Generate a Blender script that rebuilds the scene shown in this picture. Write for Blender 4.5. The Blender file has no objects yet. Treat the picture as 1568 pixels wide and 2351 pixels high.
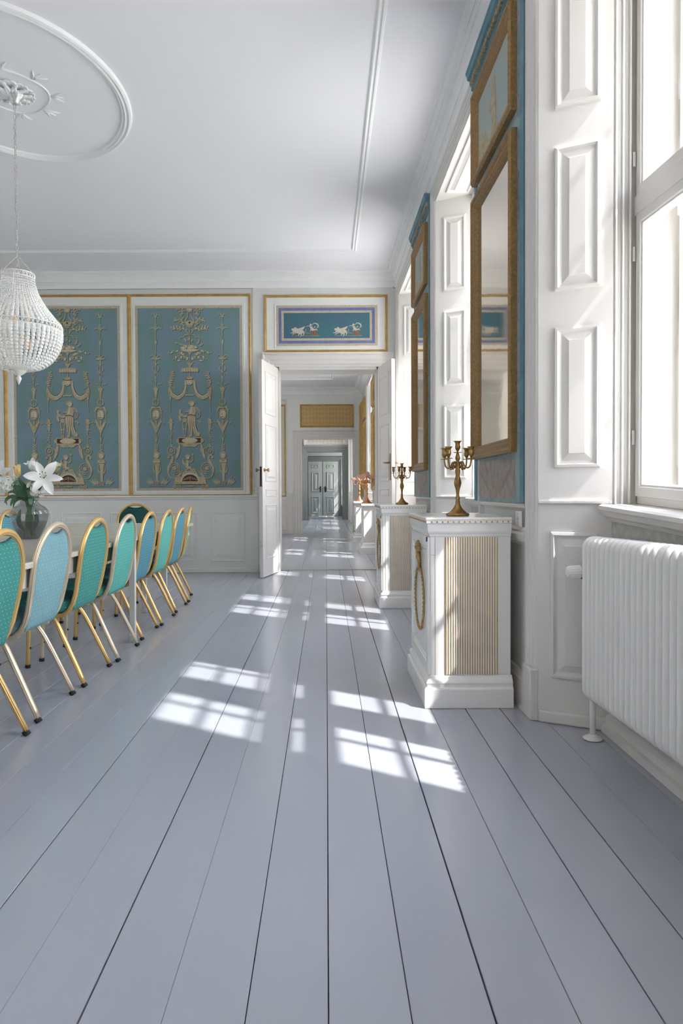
import bpy, bmesh, math, random
from mathutils import Vector, Matrix
R = math.radians
sc = bpy.context.scene
COL = sc.collection
random.seed(7)

# ---------------------------------------------------------------- camera, sky, sun, exposure
W_PX, H_PX, F_PX, CAM_H = 1568, 2351, 1567.0, 1.05
PITCH, ROLL, VP = R(-1.2), R(-0.3), (749.0, 1126.0)
cam_rot = Matrix.Rotation(R(90) + PITCH, 3, 'X') @ Matrix.Rotation(ROLL, 3, 'Z')
_l = cam_rot.transposed() @ Vector((0, 1, 0))
PPX = VP[0] - F_PX * _l.x / -_l.z          # principal point in pixels
PPY = VP[1] + F_PX * _l.y / -_l.z
cd = bpy.data.cameras.new('camera')
cam = bpy.data.objects.new('camera', cd); COL.objects.link(cam)
cam.location = (0, 0, CAM_H)
cam.rotation_euler = cam_rot.to_euler()
cd.sensor_fit = 'VERTICAL'; cd.sensor_height = 36.0; cd.sensor_width = 24.0
cd.lens = F_PX * 36.0 / H_PX
cd.shift_x = -(PPX - W_PX / 2) / H_PX
cd.shift_y = (PPY - H_PX / 2) / H_PX
cd.clip_start = 0.02; cd.clip_end = 200
sc.camera = cam

SUN_DIR = Vector((-1.0, 0.63, -1.4)).normalized()
world = bpy.data.worlds.new('sky'); sc.world = world; world.use_nodes = True
nt = world.node_tree; nt.nodes.clear()
tc = nt.nodes.new('ShaderNodeTexCoord'); sep = nt.nodes.new('ShaderNodeSeparateXYZ')
mr = nt.nodes.new('ShaderNodeMapRange'); mr.inputs[1].default_value = -1; mr.inputs[2].default_value = 1
cr = nt.nodes.new('ShaderNodeValToRGB'); bg = nt.nodes.new('ShaderNodeBackground'); ow = nt.nodes.new('ShaderNodeOutputWorld')
els = cr.color_ramp.elements
els[0].position = 0.0; els[0].color = (0.74, 0.73, 0.74, 1)
els[1].position = 1.0; els[1].color = (0.68, 0.77, 1.0, 1)
for p, c in ((0.485, (0.78, 0.80, 0.76, 1)), (0.515, (1.0, 0.99, 1.0, 1)), (0.62, (0.91, 0.93, 1.0, 1))):
    e = els.new(p); e.color = c
nt.links.new(tc.outputs['Generated'], sep.inputs[0]); nt.links.new(sep.outputs['Z'], mr.inputs[0])
nt.links.new(mr.outputs[0], cr.inputs[0]); nt.links.new(cr.outputs[0], bg.inputs[0]); nt.links.new(bg.outputs[0], ow.inputs[0])
bg.inputs[1].default_value = 13.5

sl = bpy.data.lights.new('sun', 'SUN'); sl.energy = 8.6; sl.angle = R(0.9); sl.color = (1.0, 0.97, 0.95)
so = bpy.data.objects.new('sun', sl); COL.objects.link(so)
so.rotation_euler = SUN_DIR.to_track_quat('-Z', 'Y').to_euler(); so.location = (12, -6, 14)

sc.view_settings.view_transform = 'Standard'; sc.view_settings.look = 'None'
sc.view_settings.gamma = 1.0; sc.view_settings.use_curve_mapping = False
sc.view_settings.exposure = 0.38
sc.cycles.max_bounces = 14; sc.cycles.diffuse_bounces = 10; sc.cycles.glossy_bounces = 5
sc.cycles.transparent_max_bounces = 24; sc.cycles.transmission_bounces = 8
sc.cycles.caustics_reflective = False; sc.cycles.caustics_refractive = False
sc.cycles.sample_clamp_indirect = 10.0
sc.cycles.use_denoising = True

def ray(px, py):
    return cam_rot @ Vector(((px - PPX) / F_PX, -(py - PPY) / F_PX, -1.0))
def at_y(px, py, Y):
    d = ray(px, py); t = Y / d.y
    return d.x * t, CAM_H + d.z * t
def at_floor(px, py, z=0.0):
    d = ray(px, py); t = (z - CAM_H) / d.z
    return d.x * t, d.y * t

# ---------------------------------------------------------------- materials
def mat(name, col, rough=0.5, metal=0.0, noise=0.0, nscale=8.0, bump=0.0, bscale=60.0, spec=0.5, coat=0.0, stretch=None, col2=None):
    m = bpy.data.materials.new(name); m.use_nodes = True
    t = m.node_tree; b = t.nodes['Principled BSDF']
    b.inputs['Base Color'].default_value = (*col, 1); b.inputs['Roughness'].default_value = rough
    b.inputs['Metallic'].default_value = metal; b.inputs['Specular IOR Level'].default_value = spec
    b.inputs['Coat Weight'].default_value = coat; b.inputs['Coat Roughness'].default_value = 0.12
    if noise or bump:
        c = t.nodes.new('ShaderNodeTexCoord'); mp = t.nodes.new('ShaderNodeMapping')
        t.links.new(c.outputs['Object'], mp.inputs[0])
        if stretch: mp.inputs['Scale'].default_value = stretch
    if noise:
        n = t.nodes.new('ShaderNodeTexNoise'); n.inputs['Scale'].default_value = nscale; n.inputs['Detail'].default_value = 6
        t.links.new(mp.outputs[0], n.inputs[0])
        mx = t.nodes.new('ShaderNodeMix'); mx.data_type = 'RGBA'
        mrr = t.nodes.new('ShaderNodeMapRange'); mrr.inputs[1].default_value = 0.35; mrr.inputs[2].default_value = 0.68
        t.links.new(n.outputs[0], mrr.inputs[0]); t.links.new(mrr.outputs[0], mx.inputs[0])
        mx.inputs[6].default_value = (*col, 1)
        c2 = col2 if col2 else tuple(v * (1 - noise) for v in col)
        mx.inputs[7].default_value = (*c2, 1)
        t.links.new(mx.outputs[2], b.inputs['Base Color'])
    if bump:
        n2 = t.nodes.new('ShaderNodeTexNoise'); n2.inputs['Scale'].default_value = bscale; n2.inputs['Detail'].default_value = 4
        t.links.new(mp.outputs[0], n2.inputs[0])
        bp = t.nodes.new('ShaderNodeBump'); bp.inputs['Strength'].default_value = bump; bp.inputs['Distance'].default_value = 0.01
        t.links.new(n2.outputs[0], bp.inputs['Height']); t.links.new(bp.outputs[0], b.inputs['Normal'])
    return m

def glass_mat(name, tint, gloss=0.10, rough=0.02):
    m = bpy.data.materials.new(name); m.use_nodes = True
    t = m.node_tree; t.nodes.clear()
    o = t.nodes.new('ShaderNodeOutputMaterial'); mx = t.nodes.new('ShaderNodeMixShader')
    tr = t.nodes.new('ShaderNodeBsdfTransparent'); tr.inputs[0].default_value = (*tint, 1)
    gl = t.nodes.new('ShaderNodeBsdfGlossy'); gl.inputs['Roughness'].default_value = rough
    fr = t.nodes.new('ShaderNodeLayerWeight'); fr.inputs[0].default_value = 0.5
    pw = t.nodes.new('ShaderNodeMath'); pw.operation = 'POWER'; pw.inputs[1].default_value = 4.0
    mt = t.nodes.new('ShaderNodeMath'); mt.operation = 'MULTIPLY_ADD'; mt.inputs[1].default_value = 0.7; mt.inputs[2].default_value = 0.04 + gloss; mt.use_clamp = True
    t.links.new(fr.outputs['Facing'], pw.inputs[0]); t.links.new(pw.outputs[0], mt.inputs[0]); t.links.new(mt.outputs[0], mx.inputs[0])
    t.links.new(tr.outputs[0], mx.inputs[1]); t.links.new(gl.outputs[0], mx.inputs[2]); t.links.new(mx.outputs[0], o.inputs[0])
    return m

def dots_mat(name, col, dot, pitch=0.0235, rad=0.062, bandcol=None):
    """woven fabric with a diamond lattice of small pale dots, in the cushion's own y-z plane"""
    m = mat(name, col, rough=0.75, spec=0.35)
    t = m.node_tree; b = t.nodes['Principled BSDF']
    N, L = t.nodes.new, t.links.new
    c = N('ShaderNodeTexCoord'); s = N('ShaderNodeSeparateXYZ'); L(c.outputs['Object'], s.inputs[0])
    def mth(op, a, bb):
        n = N('ShaderNodeMath'); n.operation = op
        for k, v in enumerate((a, bb)):
            if v is None: continue
            if isinstance(v, (int, float)): n.inputs[k].default_value = v
            else: L(v, n.inputs[k])
        return n.outputs[0]
    q = 0.7071 / pitch
    p1 = mth('ADD', s.outputs['Y'], s.outputs['Z']); p1 = mth('ADD', p1, mth('MULTIPLY', s.outputs['X'], 0.7))
    p2 = mth('SUBTRACT', s.outputs['Y'], s.outputs['Z']); p2 = mth('SUBTRACT', p2, mth('MULTIPLY', s.outputs['X'], 0.7))
    f1 = mth('SUBTRACT', mth('FRACT', mth('MULTIPLY', p1, q), None), 0.5)
    f2 = mth('SUBTRACT', mth('FRACT', mth('MULTIPLY', p2, q), None), 0.5)
    d = mth('ADD', mth('MULTIPLY', f1, f1), mth('MULTIPLY', f2, f2))
    k = mth('LESS_THAN', d, rad * rad * 1.6)
    nz = N('ShaderNodeTexNoise'); nz.inputs['Scale'].default_value = 5.0; L(c.outputs['Object'], nz.inputs[0])
    mx0 = N('ShaderNodeMix'); mx0.data_type = 'RGBA'; L(nz.outputs[0], mx0.inputs[0])
    mx0.inputs[6].default_value = (*[v * 0.85 for v in col], 1); mx0.inputs[7].default_value = (*[min(1, v * 1.18) for v in col], 1)
    mx = N('ShaderNodeMix'); mx.data_type = 'RGBA'; L(k, mx.inputs[0]); L(mx0.outputs[2], mx.inputs[6]); mx.inputs[7].default_value = (*dot, 1)
    L(mx.outputs[2], b.inputs['Base Color'])
    wv = N('ShaderNodeTexNoise'); wv.inputs['Scale'].default_value = 14; L(c.outputs['Object'], wv.inputs[0])
    bp = N('ShaderNodeBump'); bp.inputs['Strength'].default_value = 0.35; bp.inputs['Distance'].default_value = 0.01
    L(wv.outputs[0], bp.inputs['Height']); L(bp.outputs[0], b.inputs['Normal'])
    return m

def zigzag_mat(name, c1, c2, axis_pitch=0.035):
    """little repeated wave ornament on a narrow border"""
    m = mat(name, c1, rough=0.8); t = m.node_tree; b = t.nodes['Principled BSDF']
    c = t.nodes.new('ShaderNodeTexCoord')
    v = t.nodes.new('ShaderNodeTexVoronoi'); v.inputs['Scale'].default_value = 1.0 / axis_pitch
    v.inputs['Randomness'].default_value = 0.35
    cr = t.nodes.new('ShaderNodeValToRGB'); cr.color_ramp.elements[0].position = 0.3; cr.color_ramp.elements[1].position = 0.5
    cr.color_ramp.elements[0].color = (*c1, 1); cr.color_ramp.elements[1].color = (*c2, 1)
    t.links.new(c.outputs['Object'], v.inputs[0]); t.links.new(v.outputs['Distance'], cr.inputs[0]); t.links.new(cr.outputs[0], b.inputs['Base Color'])
    return m

def damask_mat(name, c1, c2, px=0.16, pz=0.22):
    m = mat(name, c1, rough=0.75); t = m.node_tree; b = t.nodes['Principled BSDF']
    N, L = t.nodes.new, t.links.new
    c = N('ShaderNodeTexCoord'); s = N('ShaderNodeSeparateXYZ'); L(c.outputs['Object'], s.inputs[0])
    def mth(op, a, bb=None):
        n = N('ShaderNodeMath'); n.operation = op
        for k, v in enumerate((a, bb)):
            if v is None: continue
            if isinstance(v, (int, float)): n.inputs[k].default_value = v
            else: L(v, n.inputs[k])
        return n.outputs[0]
    a = mth('MULTIPLY', s.outputs['X'], 2 * math.pi / px); bz = mth('MULTIPLY', s.outputs['Z'], 2 * math.pi / pz)
    f = mth('ADD', mth('MULTIPLY', mth('COSINE', a), mth('COSINE', bz)), mth('MULTIPLY', mth('MULTIPLY', mth('COSINE', mth('MULTIPLY', a, 2)), mth('SINE', mth('MULTIPLY', bz, 3))), 0.6))
    g = mth('ABSOLUTE', f)
    cr = N('ShaderNodeValToRGB'); e = cr.color_ramp.elements
    e[0].position = 0.22; e[0].color = (*c2, 1); e[1].position = 0.3; e[1].color = (*c1, 1)
    L(g, cr.inputs[0]); L(cr.outputs[0], b.inputs['Base Color'])
    return m

M = {}
M['wall'] = mat('cream_white_wall_paint', (0.80, 0.805, 0.775), rough=0.42, bump=0.03, bscale=14)
M['grey'] = mat('pale_grey_wall_paint', (0.71, 0.715, 0.685), rough=0.5, bump=0.03, bscale=14)
M['wood'] = mat('glossy_cream_woodwork_paint', (0.73, 0.70, 0.665), rough=0.28, bump=0.035, bscale=9, noise=0.04, nscale=3)
M['plaster'] = mat('rough_whitewashed_plaster', (0.60, 0.585, 0.55), rough=0.85, noise=0.2, nscale=25, bump=0.7, bscale=90)
M['ceil'] = mat('matt_white_ceiling_paint', (0.86, 0.85, 0.885), rough=0.8, bump=0.05, bscale=12)
M['stucco'] = mat('white_stucco', (0.87, 0.87, 0.87), rough=0.6, noise=0.03, nscale=6)
def floor_mat(name, col, seed):
    m = mat(name, col, rough=0.20, noise=0.10, nscale=1.3, stretch=(2.0, 0.5, 1), bump=0.05, bscale=9, spec=0.5, col2=tuple(v * k for v, k in zip(col, (0.94, 0.93, 0.96))))
    return m
M['floor'] = [floor_mat('pale_grey_floor_paint_a', (0.412, 0.428, 0.470), 1), floor_mat('pale_grey_floor_paint_b', (0.404, 0.419, 0.462), 2), floor_mat('pale_grey_floor_paint_c', (0.420, 0.436, 0.476), 3)]
M['gap'] = mat('dark_floor_gap', (0.06, 0.05, 0.045), rough=0.9)
M['gold'] = mat('gilded_moulding', (0.58, 0.36, 0.11), rough=0.38, metal=0.3, noise=0.25, nscale=12, bump=0.1)
M['giltdark'] = mat('aged_gilt_frame', (0.40, 0.24, 0.095), rough=0.40, metal=0.4, noise=0.3, nscale=70, bump=0.6, bscale=120)
M['brass'] = mat('aged_brass', (0.46, 0.27, 0.09), rough=0.28, metal=0.85, noise=0.4, nscale=30, bump=0.15, bscale=60)
M['giltbronze'] = mat('gilt_bronze', (0.60, 0.38, 0.14), rough=0.3, metal=0.55, noise=0.4, nscale=60)
M['copper'] = mat('copper_gilt', (0.72, 0.34, 0.16), rough=0.25, metal=0.85, noise=0.2, nscale=30)
M['white'] = mat('bright_white_enamel', (0.84, 0.82, 0.79), rough=0.22, bump=0.05, bscale=15)
M['silver'] = mat('silvered_metal', (0.75, 0.75, 0.76), rough=0.3, metal=0.6, noise=0.3, nscale=60)
M['chainwhite'] = mat('whitewashed_metal', (0.72, 0.71, 0.68), rough=0.45, noise=0.5, nscale=50)
M['iron'] = mat('dark_iron', (0.05, 0.045, 0.04), rough=0.5, metal=0.6)
M['rubber'] = mat('black_rubber', (0.02, 0.02, 0.022), rough=0.7)
M['glass'] = glass_mat('window_glass', (0.97, 0.98, 0.98), 0.02)
M['vase'] = glass_mat('smoky_vase_glass', (0.66, 0.68, 0.69), 0.05, 0.04)
M['mirror'] = mat('old_mirror', (0.74, 0.66, 0.55), rough=0.05, metal=1.0, bump=0.05, bscale=5)
M['blue'] = mat('weathered_blue_paint', (0.23, 0.34, 0.37), rough=0.6, noise=0.5, nscale=14, bump=0.25, bscale=80, col2=(0.36, 0.41, 0.40), stretch=(1, 1, 0.35))
M['blueedge'] = mat('stronger_blue_paint', (0.13, 0.29, 0.35), rough=0.6, noise=0.3, nscale=9)
M['canvas'] = mat('teal_blue_distemper', (0.165, 0.285, 0.255), rough=0.8, noise=0.5, nscale=4.5, col2=(0.20, 0.285, 0.375), stretch=(1.6, 1, 0.8))
M['canvas2'] = mat('dark_blue_distemper', (0.065, 0.135, 0.205), rough=0.8, noise=0.3, nscale=3, col2=(0.055, 0.165, 0.20))
M['violet'] = mat('violet_blue_border', (0.17, 0.21, 0.43), rough=0.8, noise=0.25, nscale=9)
M['border'] = zigzag_mat('cream_ornament_border', (0.36, 0.27, 0.185), (0.52, 0.45, 0.34), 0.026)
M['tan'] = mat('painted_stone_ochre', (0.50, 0.43, 0.285), rough=0.85, noise=0.3, nscale=40, col2=(0.37, 0.31, 0.195))
M['tanlight'] = mat('painted_stone_highlight', (0.64, 0.57, 0.42), rough=0.85, noise=0.15, nscale=50)
M['sage'] = mat('painted_sage_green', (0.39, 0.43, 0.32), rough=0.85, noise=0.2, nscale=40)
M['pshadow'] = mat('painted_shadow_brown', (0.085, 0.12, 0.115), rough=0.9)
M['pbrown'] = mat('painted_umber', (0.085, 0.045, 0.035), rough=0.9)
M['cream'] = mat('painted_cream', (0.58, 0.53, 0.45), rough=0.85, noise=0.1, nscale=40)
M['rust'] = mat('painted_rust', (0.30, 0.12, 0.07), rough=0.85)
M['damask'] = damask_mat('gold_damask_paper', (0.55, 0.36, 0.14), (0.68, 0.50, 0.27))
M['rosepaper'] = damask_mat('rose_medallion_paper', (0.62, 0.58, 0.50), (0.42, 0.27, 0.20), 0.26, 0.3)
M['yellowpaper'] = mat('pale_yellow_wall_panel', (0.64, 0.62, 0.48), rough=0.7, noise=0.06, nscale=30)
M['greygreen'] = mat('grey_green_door_paint', (0.30, 0.335, 0.315), rough=0.4, noise=0.05)
M['greydoor'] = mat('dusty_grey_green_leaf_paint', (0.43, 0.46, 0.43), rough=0.4)
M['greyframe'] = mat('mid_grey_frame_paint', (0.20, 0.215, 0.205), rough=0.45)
M['tealwall'] = mat('dark_teal_wall', (0.02, 0.085, 0.115), rough=0.7)
M['chairgold'] = mat('gold_lacquered_tube', (0.82, 0.53, 0.20), rough=0.26, metal=0.45)
M['champagne'] = mat('champagne_lacquered_tube', (0.72, 0.60, 0.43), rough=0.28, metal=0.45)
DOT = (0.75, 0.78, 0.66)
M['teal'] = dots_mat('teal_green_dotted_fabric', (0.05, 0.275, 0.245), DOT)
M['mint'] = dots_mat('mint_green_dotted_fabric', (0.095, 0.41, 0.345), DOT)
M['sky'] = dots_mat('pale_blue_dotted_fabric', (0.20, 0.385, 0.42), DOT)
M['petrol'] = dots_mat('petrol_blue_dotted_fabric', (0.075, 0.25, 0.31), DOT)
M['shadeteal'] = dots_mat('shaded_teal_dotted_fabric', (0.008, 0.075, 0.07), (0.35, 0.40, 0.32))  # teal fabric with shade darkened into its colour and dots
M['table'] = mat('pale_beige_table_laminate', (0.60, 0.57, 0.49), rough=0.22)
M['tableleg'] = mat('cream_table_leg_paint', (0.66, 0.65, 0.60), rough=0.4)
M['petal'] = mat('white_petal', (0.85, 0.86, 0.84), rough=0.5, noise=0.05, nscale=20)
M['petalgreen'] = mat('greenish_white_petal', (0.72, 0.78, 0.50), rough=0.5, noise=0.2, nscale=20)
M['petalorange'] = mat('apricot_petal', (0.80, 0.50, 0.24), rough=0.5, noise=0.3, nscale=30, col2=(0.55, 0.62, 0.25))
M['leaf'] = mat('deep_green_leaf', (0.045, 0.13, 0.06), rough=0.45, noise=0.3, nscale=20)
M['leaf2'] = mat('soft_green_leaf', (0.12, 0.27, 0.14), rough=0.5, noise=0.3, nscale=20)
M['stem'] = mat('green_stem', (0.10, 0.20, 0.08), rough=0.5)
M['stamen'] = mat('olive_stamen', (0.20, 0.21, 0.04), rough=0.7)
M['bulb'] = mat('amber_bulb_glass', (0.88, 0.66, 0.48), rough=0.2)
def bead_mat():
    m = bpy.data.materials.new('crystal_bead'); m.use_nodes = True
    t = m.node_tree; b = t.nodes['Principled BSDF']; o = t.nodes['Material Output']
    b.inputs['Base Color'].default_value = (0.93, 0.93, 0.91, 1); b.inputs['Roughness'].default_value = 0.12
    b.inputs['Specular IOR Level'].default_value = 1.0
    mx = t.nodes.new('ShaderNodeMixShader'); tr = t.nodes.new('ShaderNodeBsdfTransparent')
    lw = t.nodes.new('ShaderNodeLayerWeight'); lw.inputs[0].default_value = 0.35
    mp = t.nodes.new('ShaderNodeMapRange'); mp.inputs[3].default_value = 0.55; mp.inputs[4].default_value = 0.95
    t.links.new(lw.outputs['Facing'], mp.inputs[0]); t.links.new(mp.outputs[0], mx.inputs[0])
    t.links.new(tr.outputs[0], mx.inputs[1]); t.links.new(b.outputs[0], mx.inputs[2]); t.links.new(mx.outputs[0], o.inputs[0])
    return m
M['bead'] = bead_mat()

# ---------------------------------------------------------------- mesh helpers
def ident(a, b, c): return Vector((a, b, c))
class MB:
    def __init__(s, fr=ident): s.v = []; s.f = []; s.mi = []; s.fr = fr
    def add(s, vs, fs, m=0):
        n = len(s.v); s.v += [s.fr(*p) for p in vs]
        s.f += [tuple(i + n for i in f) for f in fs]; s.mi += [m] * len(fs)
        return s
    def box(s, a0, a1, b0, b1, c0, c1, m=0):
        return s.add([(a0, b0, c0), (a1, b0, c0), (a1, b1, c0), (a0, b1, c0), (a0, b0, c1), (a1, b0, c1), (a1, b1, c1), (a0, b1, c1)],
                     [(0, 3, 2, 1), (4, 5, 6, 7), (0, 1, 5, 4), (1, 2, 6, 5), (2, 3, 7, 6), (3, 0, 4, 7)], m)
    def quad(s, p, m=0): return s.add(p, [tuple(range(len(p)))], m)
    def loft(s, u0, u1, v0, v1, prof, cap=True, m=0, capm=None):
        vs = []; fs = []
        for ins, h in prof:
            vs += [(u0 + ins, v0 + ins, h), (u1 - ins, v0 + ins, h), (u1 - ins, v1 - ins, h), (u0 + ins, v1 - ins, h)]
        for k in range(len(prof) - 1):
            for j in range(4):
                a = 4 * k + j; b = 4 * k + (j + 1) % 4
                fs.append((a, b, b + 4, a + 4))
        s.add(vs, fs, m)
        if cap:
            i, h = prof[-1]
            s.quad([(u0 + i, v0 + i, h), (u1 - i, v0 + i, h), (u1 - i, v1 - i, h), (u0 + i, v1 - i, h)], m if capm is None else capm)
        return s
    def prism(s, poly, lo, hi, axis=2, m=0):
        n = len(poly)
        def mk(p, h): 
            q = [p[0], p[1]]; q.insert(axis, h); return tuple(q)
        vs = [mk(p, lo) for p in poly] + [mk(p, hi) for p in poly]
        fs = [tuple(range(n))[::-1], tuple(range(n, 2 * n))] + [(i, (i + 1) % n, n + (i + 1) % n, n + i) for i in range(n)]
        return s.add(vs, fs, m)
    def lathe(s, prof, n=24, cx=0, cy=0, z0=0, m=0, lobes=0, amp=0.0):
        vs = []; fs = []
        for r, z in prof:
            for k in range(n):
                a = 2 * math.pi * k / n
                rr = r * (1 + amp * math.cos(lobes * a)) if lobes else r
                vs.append((cx + rr * math.cos(a), cy + rr * math.sin(a), z0 + z))
        for i in range(len(prof) - 1):
            for k in range(n):
                k2 = (k + 1) % n
                fs.append((i * n + k, i * n + k2, (i + 1) * n + k2, (i + 1) * n + k))
        return s.add(vs, fs, m)
    def tube(s, path, r, n=8, prof=None, closed=False, cap=True, m=0, up=None):
        P = [Vector(p) for p in path]; N = len(P); rs = r if isinstance(r, (list, tuple)) else [r] * N
        T = []
        for i in range(N):
            if closed: d = P[(i + 1) % N] - P[i - 1]
            else: d = P[min(i + 1, N - 1)] - P[max(i - 1, 0)]
            T.append(d.normalized() if d.length > 1e-9 else Vector((0, 0, 1)))
        u = Vector(up) if up else (Vector((0, 0, 1)) if abs(T[0].z) < 0.9 else Vector((1, 0, 0)))
        u = (u - T[0] * u.dot(T[0])).normalized()
        if prof is None: prof = [(math.cos(2 * math.pi * k / n), math.sin(2 * math.pi * k / n)) for k in range(n)]
        n = len(prof); vs = []; fs = []
        for i in range(N):
            if i: u = (u - T[i] * u.dot(T[i])).normalized()
            w = T[i].cross(u)
            for (a, b) in prof: vs.append(tuple(P[i] + (u * a + w * b) * rs[i]))
        for i in range(N if closed else N - 1):
            j = (i + 1) % N
            for k in range(n):
                k2 = (k + 1) % n
                fs.append((i * n + k, i * n + k2, j * n + k2, j * n + k))
        if cap and not closed: fs += [tuple(range(n))[::-1], tuple(range((N - 1) * n, N * n))]
        return s.add(vs, fs, m)
    def ball(s, c, r, nu=8, nv=6, m=0, sc3=(1, 1, 1)):
        vs = []; fs = []
        for i in range(nv + 1):
            t = math.pi * i / nv
            for k in range(nu):
                p = 2 * math.pi * k / nu
                vs.append((c[0] + r * sc3[0] * math.sin(t) * math.cos(p), c[1] + r * sc3[1] * math.sin(t) * math.sin(p), c[2] + r * sc3[2] * math.cos(t)))
        for i in range(nv):
            for k in range(nu):
                k2 = (k + 1) % nu
                fs.append((i * nu + k, i * nu + k2, (i + 1) * nu + k2, (i + 1) * nu + k))
        return s.add(vs, fs, m)
    def mesh(s, name, mats, smooth=False):
        me = bpy.data.meshes.new(name); me.from_pydata([tuple(v) for v in s.v], [], s.f)
        for mm in (mats if isinstance(mats, (list, tuple)) else [mats]): me.materials.append(mm)
        me.polygons.foreach_set('material_index', s.mi)
        if smooth: me.polygons.foreach_set('use_smooth', [True] * len(me.polygons))
        me.validate(); me.update()
        return me
    def build(s, name, mats, parent=None, smooth=False, bevel=0.0, seg=2):
        me = s.mesh(name, mats, smooth)
        o = bpy.data.objects.new(name, me); COL.objects.link(o)
        if parent is not None:
            o.parent = parent
            if not s.local: o.matrix_parent_inverse = parent.matrix_world_inv
        if bevel:
            b = o.modifiers.new('bevel', 'BEVEL'); b.width = bevel; b.segments = seg; b.limit_method = 'ANGLE'; b.angle_limit = R(35)
        if smooth == 'auto':
            pass
        return o
    local = True

def build(mb, name, mats, parent=None, smooth=False, bevel=0.0, seg=2, world=True):
    """world=True: the vertices are world coordinates; the parent Empty may stand anywhere."""
    me = mb.mesh(name, mats, smooth)
    o = bpy.data.objects.new(name, me); COL.objects.link(o)
    if parent is not None:
        o.parent = parent
        if world:
            mw = WORLD.get(parent.name)
            if mw is not None:
                me.transform(mw.inverted())
    if bevel:
        b = o.modifiers.new('bevel', 'BEVEL'); b.width = bevel; b.segments = seg; b.limit_method = 'ANGLE'; b.angle_limit = R(35)
    return o
WORLD = {}
def thing(name, label, cat, loc=(0, 0, 0), rz=0.0, group=None):
    o = bpy.data.objects.new(name, None); COL.objects.link(o)
    o.empty_display_size = 0.1
    o.location = loc; o.rotation_euler = (0, 0, rz); o['label'] = label; o['category'] = cat
    if group: o['group'] = group
    WORLD[o.name] = Matrix.Translation(Vector(loc)) @ Matrix.Rotation(rz, 4, 'Z')
    return o
def tag(o, label, cat, group=None):
    o['label'] = label; o['category'] = cat
    if group: o['group'] = group
    return o
def struct(name, loc=(0, 0, 0)):
    o = bpy.data.objects.new(name, None); COL.objects.link(o); o['kind'] = 'structure'; o.location = loc
    WORLD[o.name] = Matrix.Translation(Vector(loc))
    return o
def smooth_path(pts, n=6, closed=False):
    P = [Vector(p) for p in pts]; out = []; N = len(P)
    for i in range(N if closed else N - 1):
        p0 = P[(i - 1) % N] if closed or i > 0 else P[0]; p1 = P[i]; p2 = P[(i + 1) % N]
        p3 = P[(i + 2) % N] if closed or i + 2 < N else P[-1]
        for k in range(n):
            t = k / n
            out.append(0.5 * ((2 * p1) + (-p0 + p2) * t + (2 * p0 - 5 * p1 + 4 * p2 - p3) * t * t + (-p0 + 3 * p1 - 3 * p2 + p3) * t ** 3))
    if not closed: out.append(P[-1])
    return out

# frames: (a, b, c) -> world;  c points into the room
WA = math.atan(0.007)
W_T = Vector((-math.sin(WA), math.cos(WA), 0)); W_N = Vector((math.cos(WA), math.sin(WA), 0)); W_O = Vector((0.955, 3.2, 0))
def FW(a, b, c): return W_O + W_T * (a - 3.2) - W_N * c + Vector((0, 0, b))
def FBK(y):
    return lambda a, b, c: Vector((a, y - c, b))
def wall_x(y): return 0.955 - 0.007 * (y - 3.2)
PANEL = [(0, 0), (0.003, 0.012), (0.014, 0.014), (0.022, 0.004), (0.028, 0.001), (0.032, 0.001), (0.060, 0.012), (0.063, 0.016), (0.067, 0.016)]
PANEL_FLAT = [(0, 0), (0.004, 0.008), (0.012, 0.009), (0.020, 0.002), (0.045, 0.002), (0.050, 0.001), (0.085, 0.009), (0.088, 0.009)]

# ---------------------------------------------------------------- room shell
Y0, Y1, Y2A, Y2B, Y3A, Y3B, Y4A, Y4B = -4.6, 8.80, 9.14, 16.5, 16.85, 24.5, 24.85, 27.9
XL = -5.2; HC = 3.83; HC2 = 3.52
WIN = [2.27, 5.02, 7.77, 10.5, 13.6, 18.5, 21.2, 23.35, 27.02, -0.78, -3.53]  # last two: unseen windows added behind the camera to brighten the room
HALF, HIN, DSP, DTH = 0.81, 0.67, 0.275, 0.68
OPENT = 3.5
def wtop(k): return OPENT if k < 3 or k > 8 else (3.25 if k < 5 else 2.95)

# window wall: piers, lintels and parapets
def window_wall(name, ya, yb, ks, top):
    st = struct(name)
    edges = [ya]
    for k in ks: edges += [WIN[k] - HALF, WIN[k] + HALF]
    edges.append(yb)
    mb = MB(FW)
    for i in range(0, len(edges), 2):
        a, b = edges[i], edges[i + 1]
        s0 = 0.14 if i > 0 else 0; s1 = 0.14 if i + 2 < len(edges) else 0
        mb.prism([(a, 0), (a - s0, -DSP), (a - s0, -DTH), (b + s1, -DTH), (b + s1, -DSP), (b, 0)], 0, top, axis=1)
    build(mb, 'pier', M['grey'] , st)
    mb = MB(FW)
    for k in ks:
        mb.box(WIN[k] - HALF, WIN[k] + HALF, wtop(k), top, -DTH, 0)
    build(mb, 'lintel', M['grey'], st)
    mb = MB(FW)
    for k in ks: mb.box(WIN[k] - HIN - 0.02, WIN[k] + HIN + 0.02, 0, 0.93, -DTH, -DSP)
    build(mb, 'parapet', M['plaster'], st)
    return st
wall_right = window_wall('wall_right', Y0 - 0.2, Y1 + 0.0, [10, 9, 0, 1, 2], 4.0)
wall_right2 = window_wall('wall_right_second', Y1, Y2B, [3, 4], 4.0)
wall_right3 = window_wall('wall_right_third', Y2B, Y3B, [5, 6, 7], 4.0)
wall_right4 = window_wall('wall_right_fourth', Y3B, Y4B + 0.3, [8], 4.0)

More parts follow.
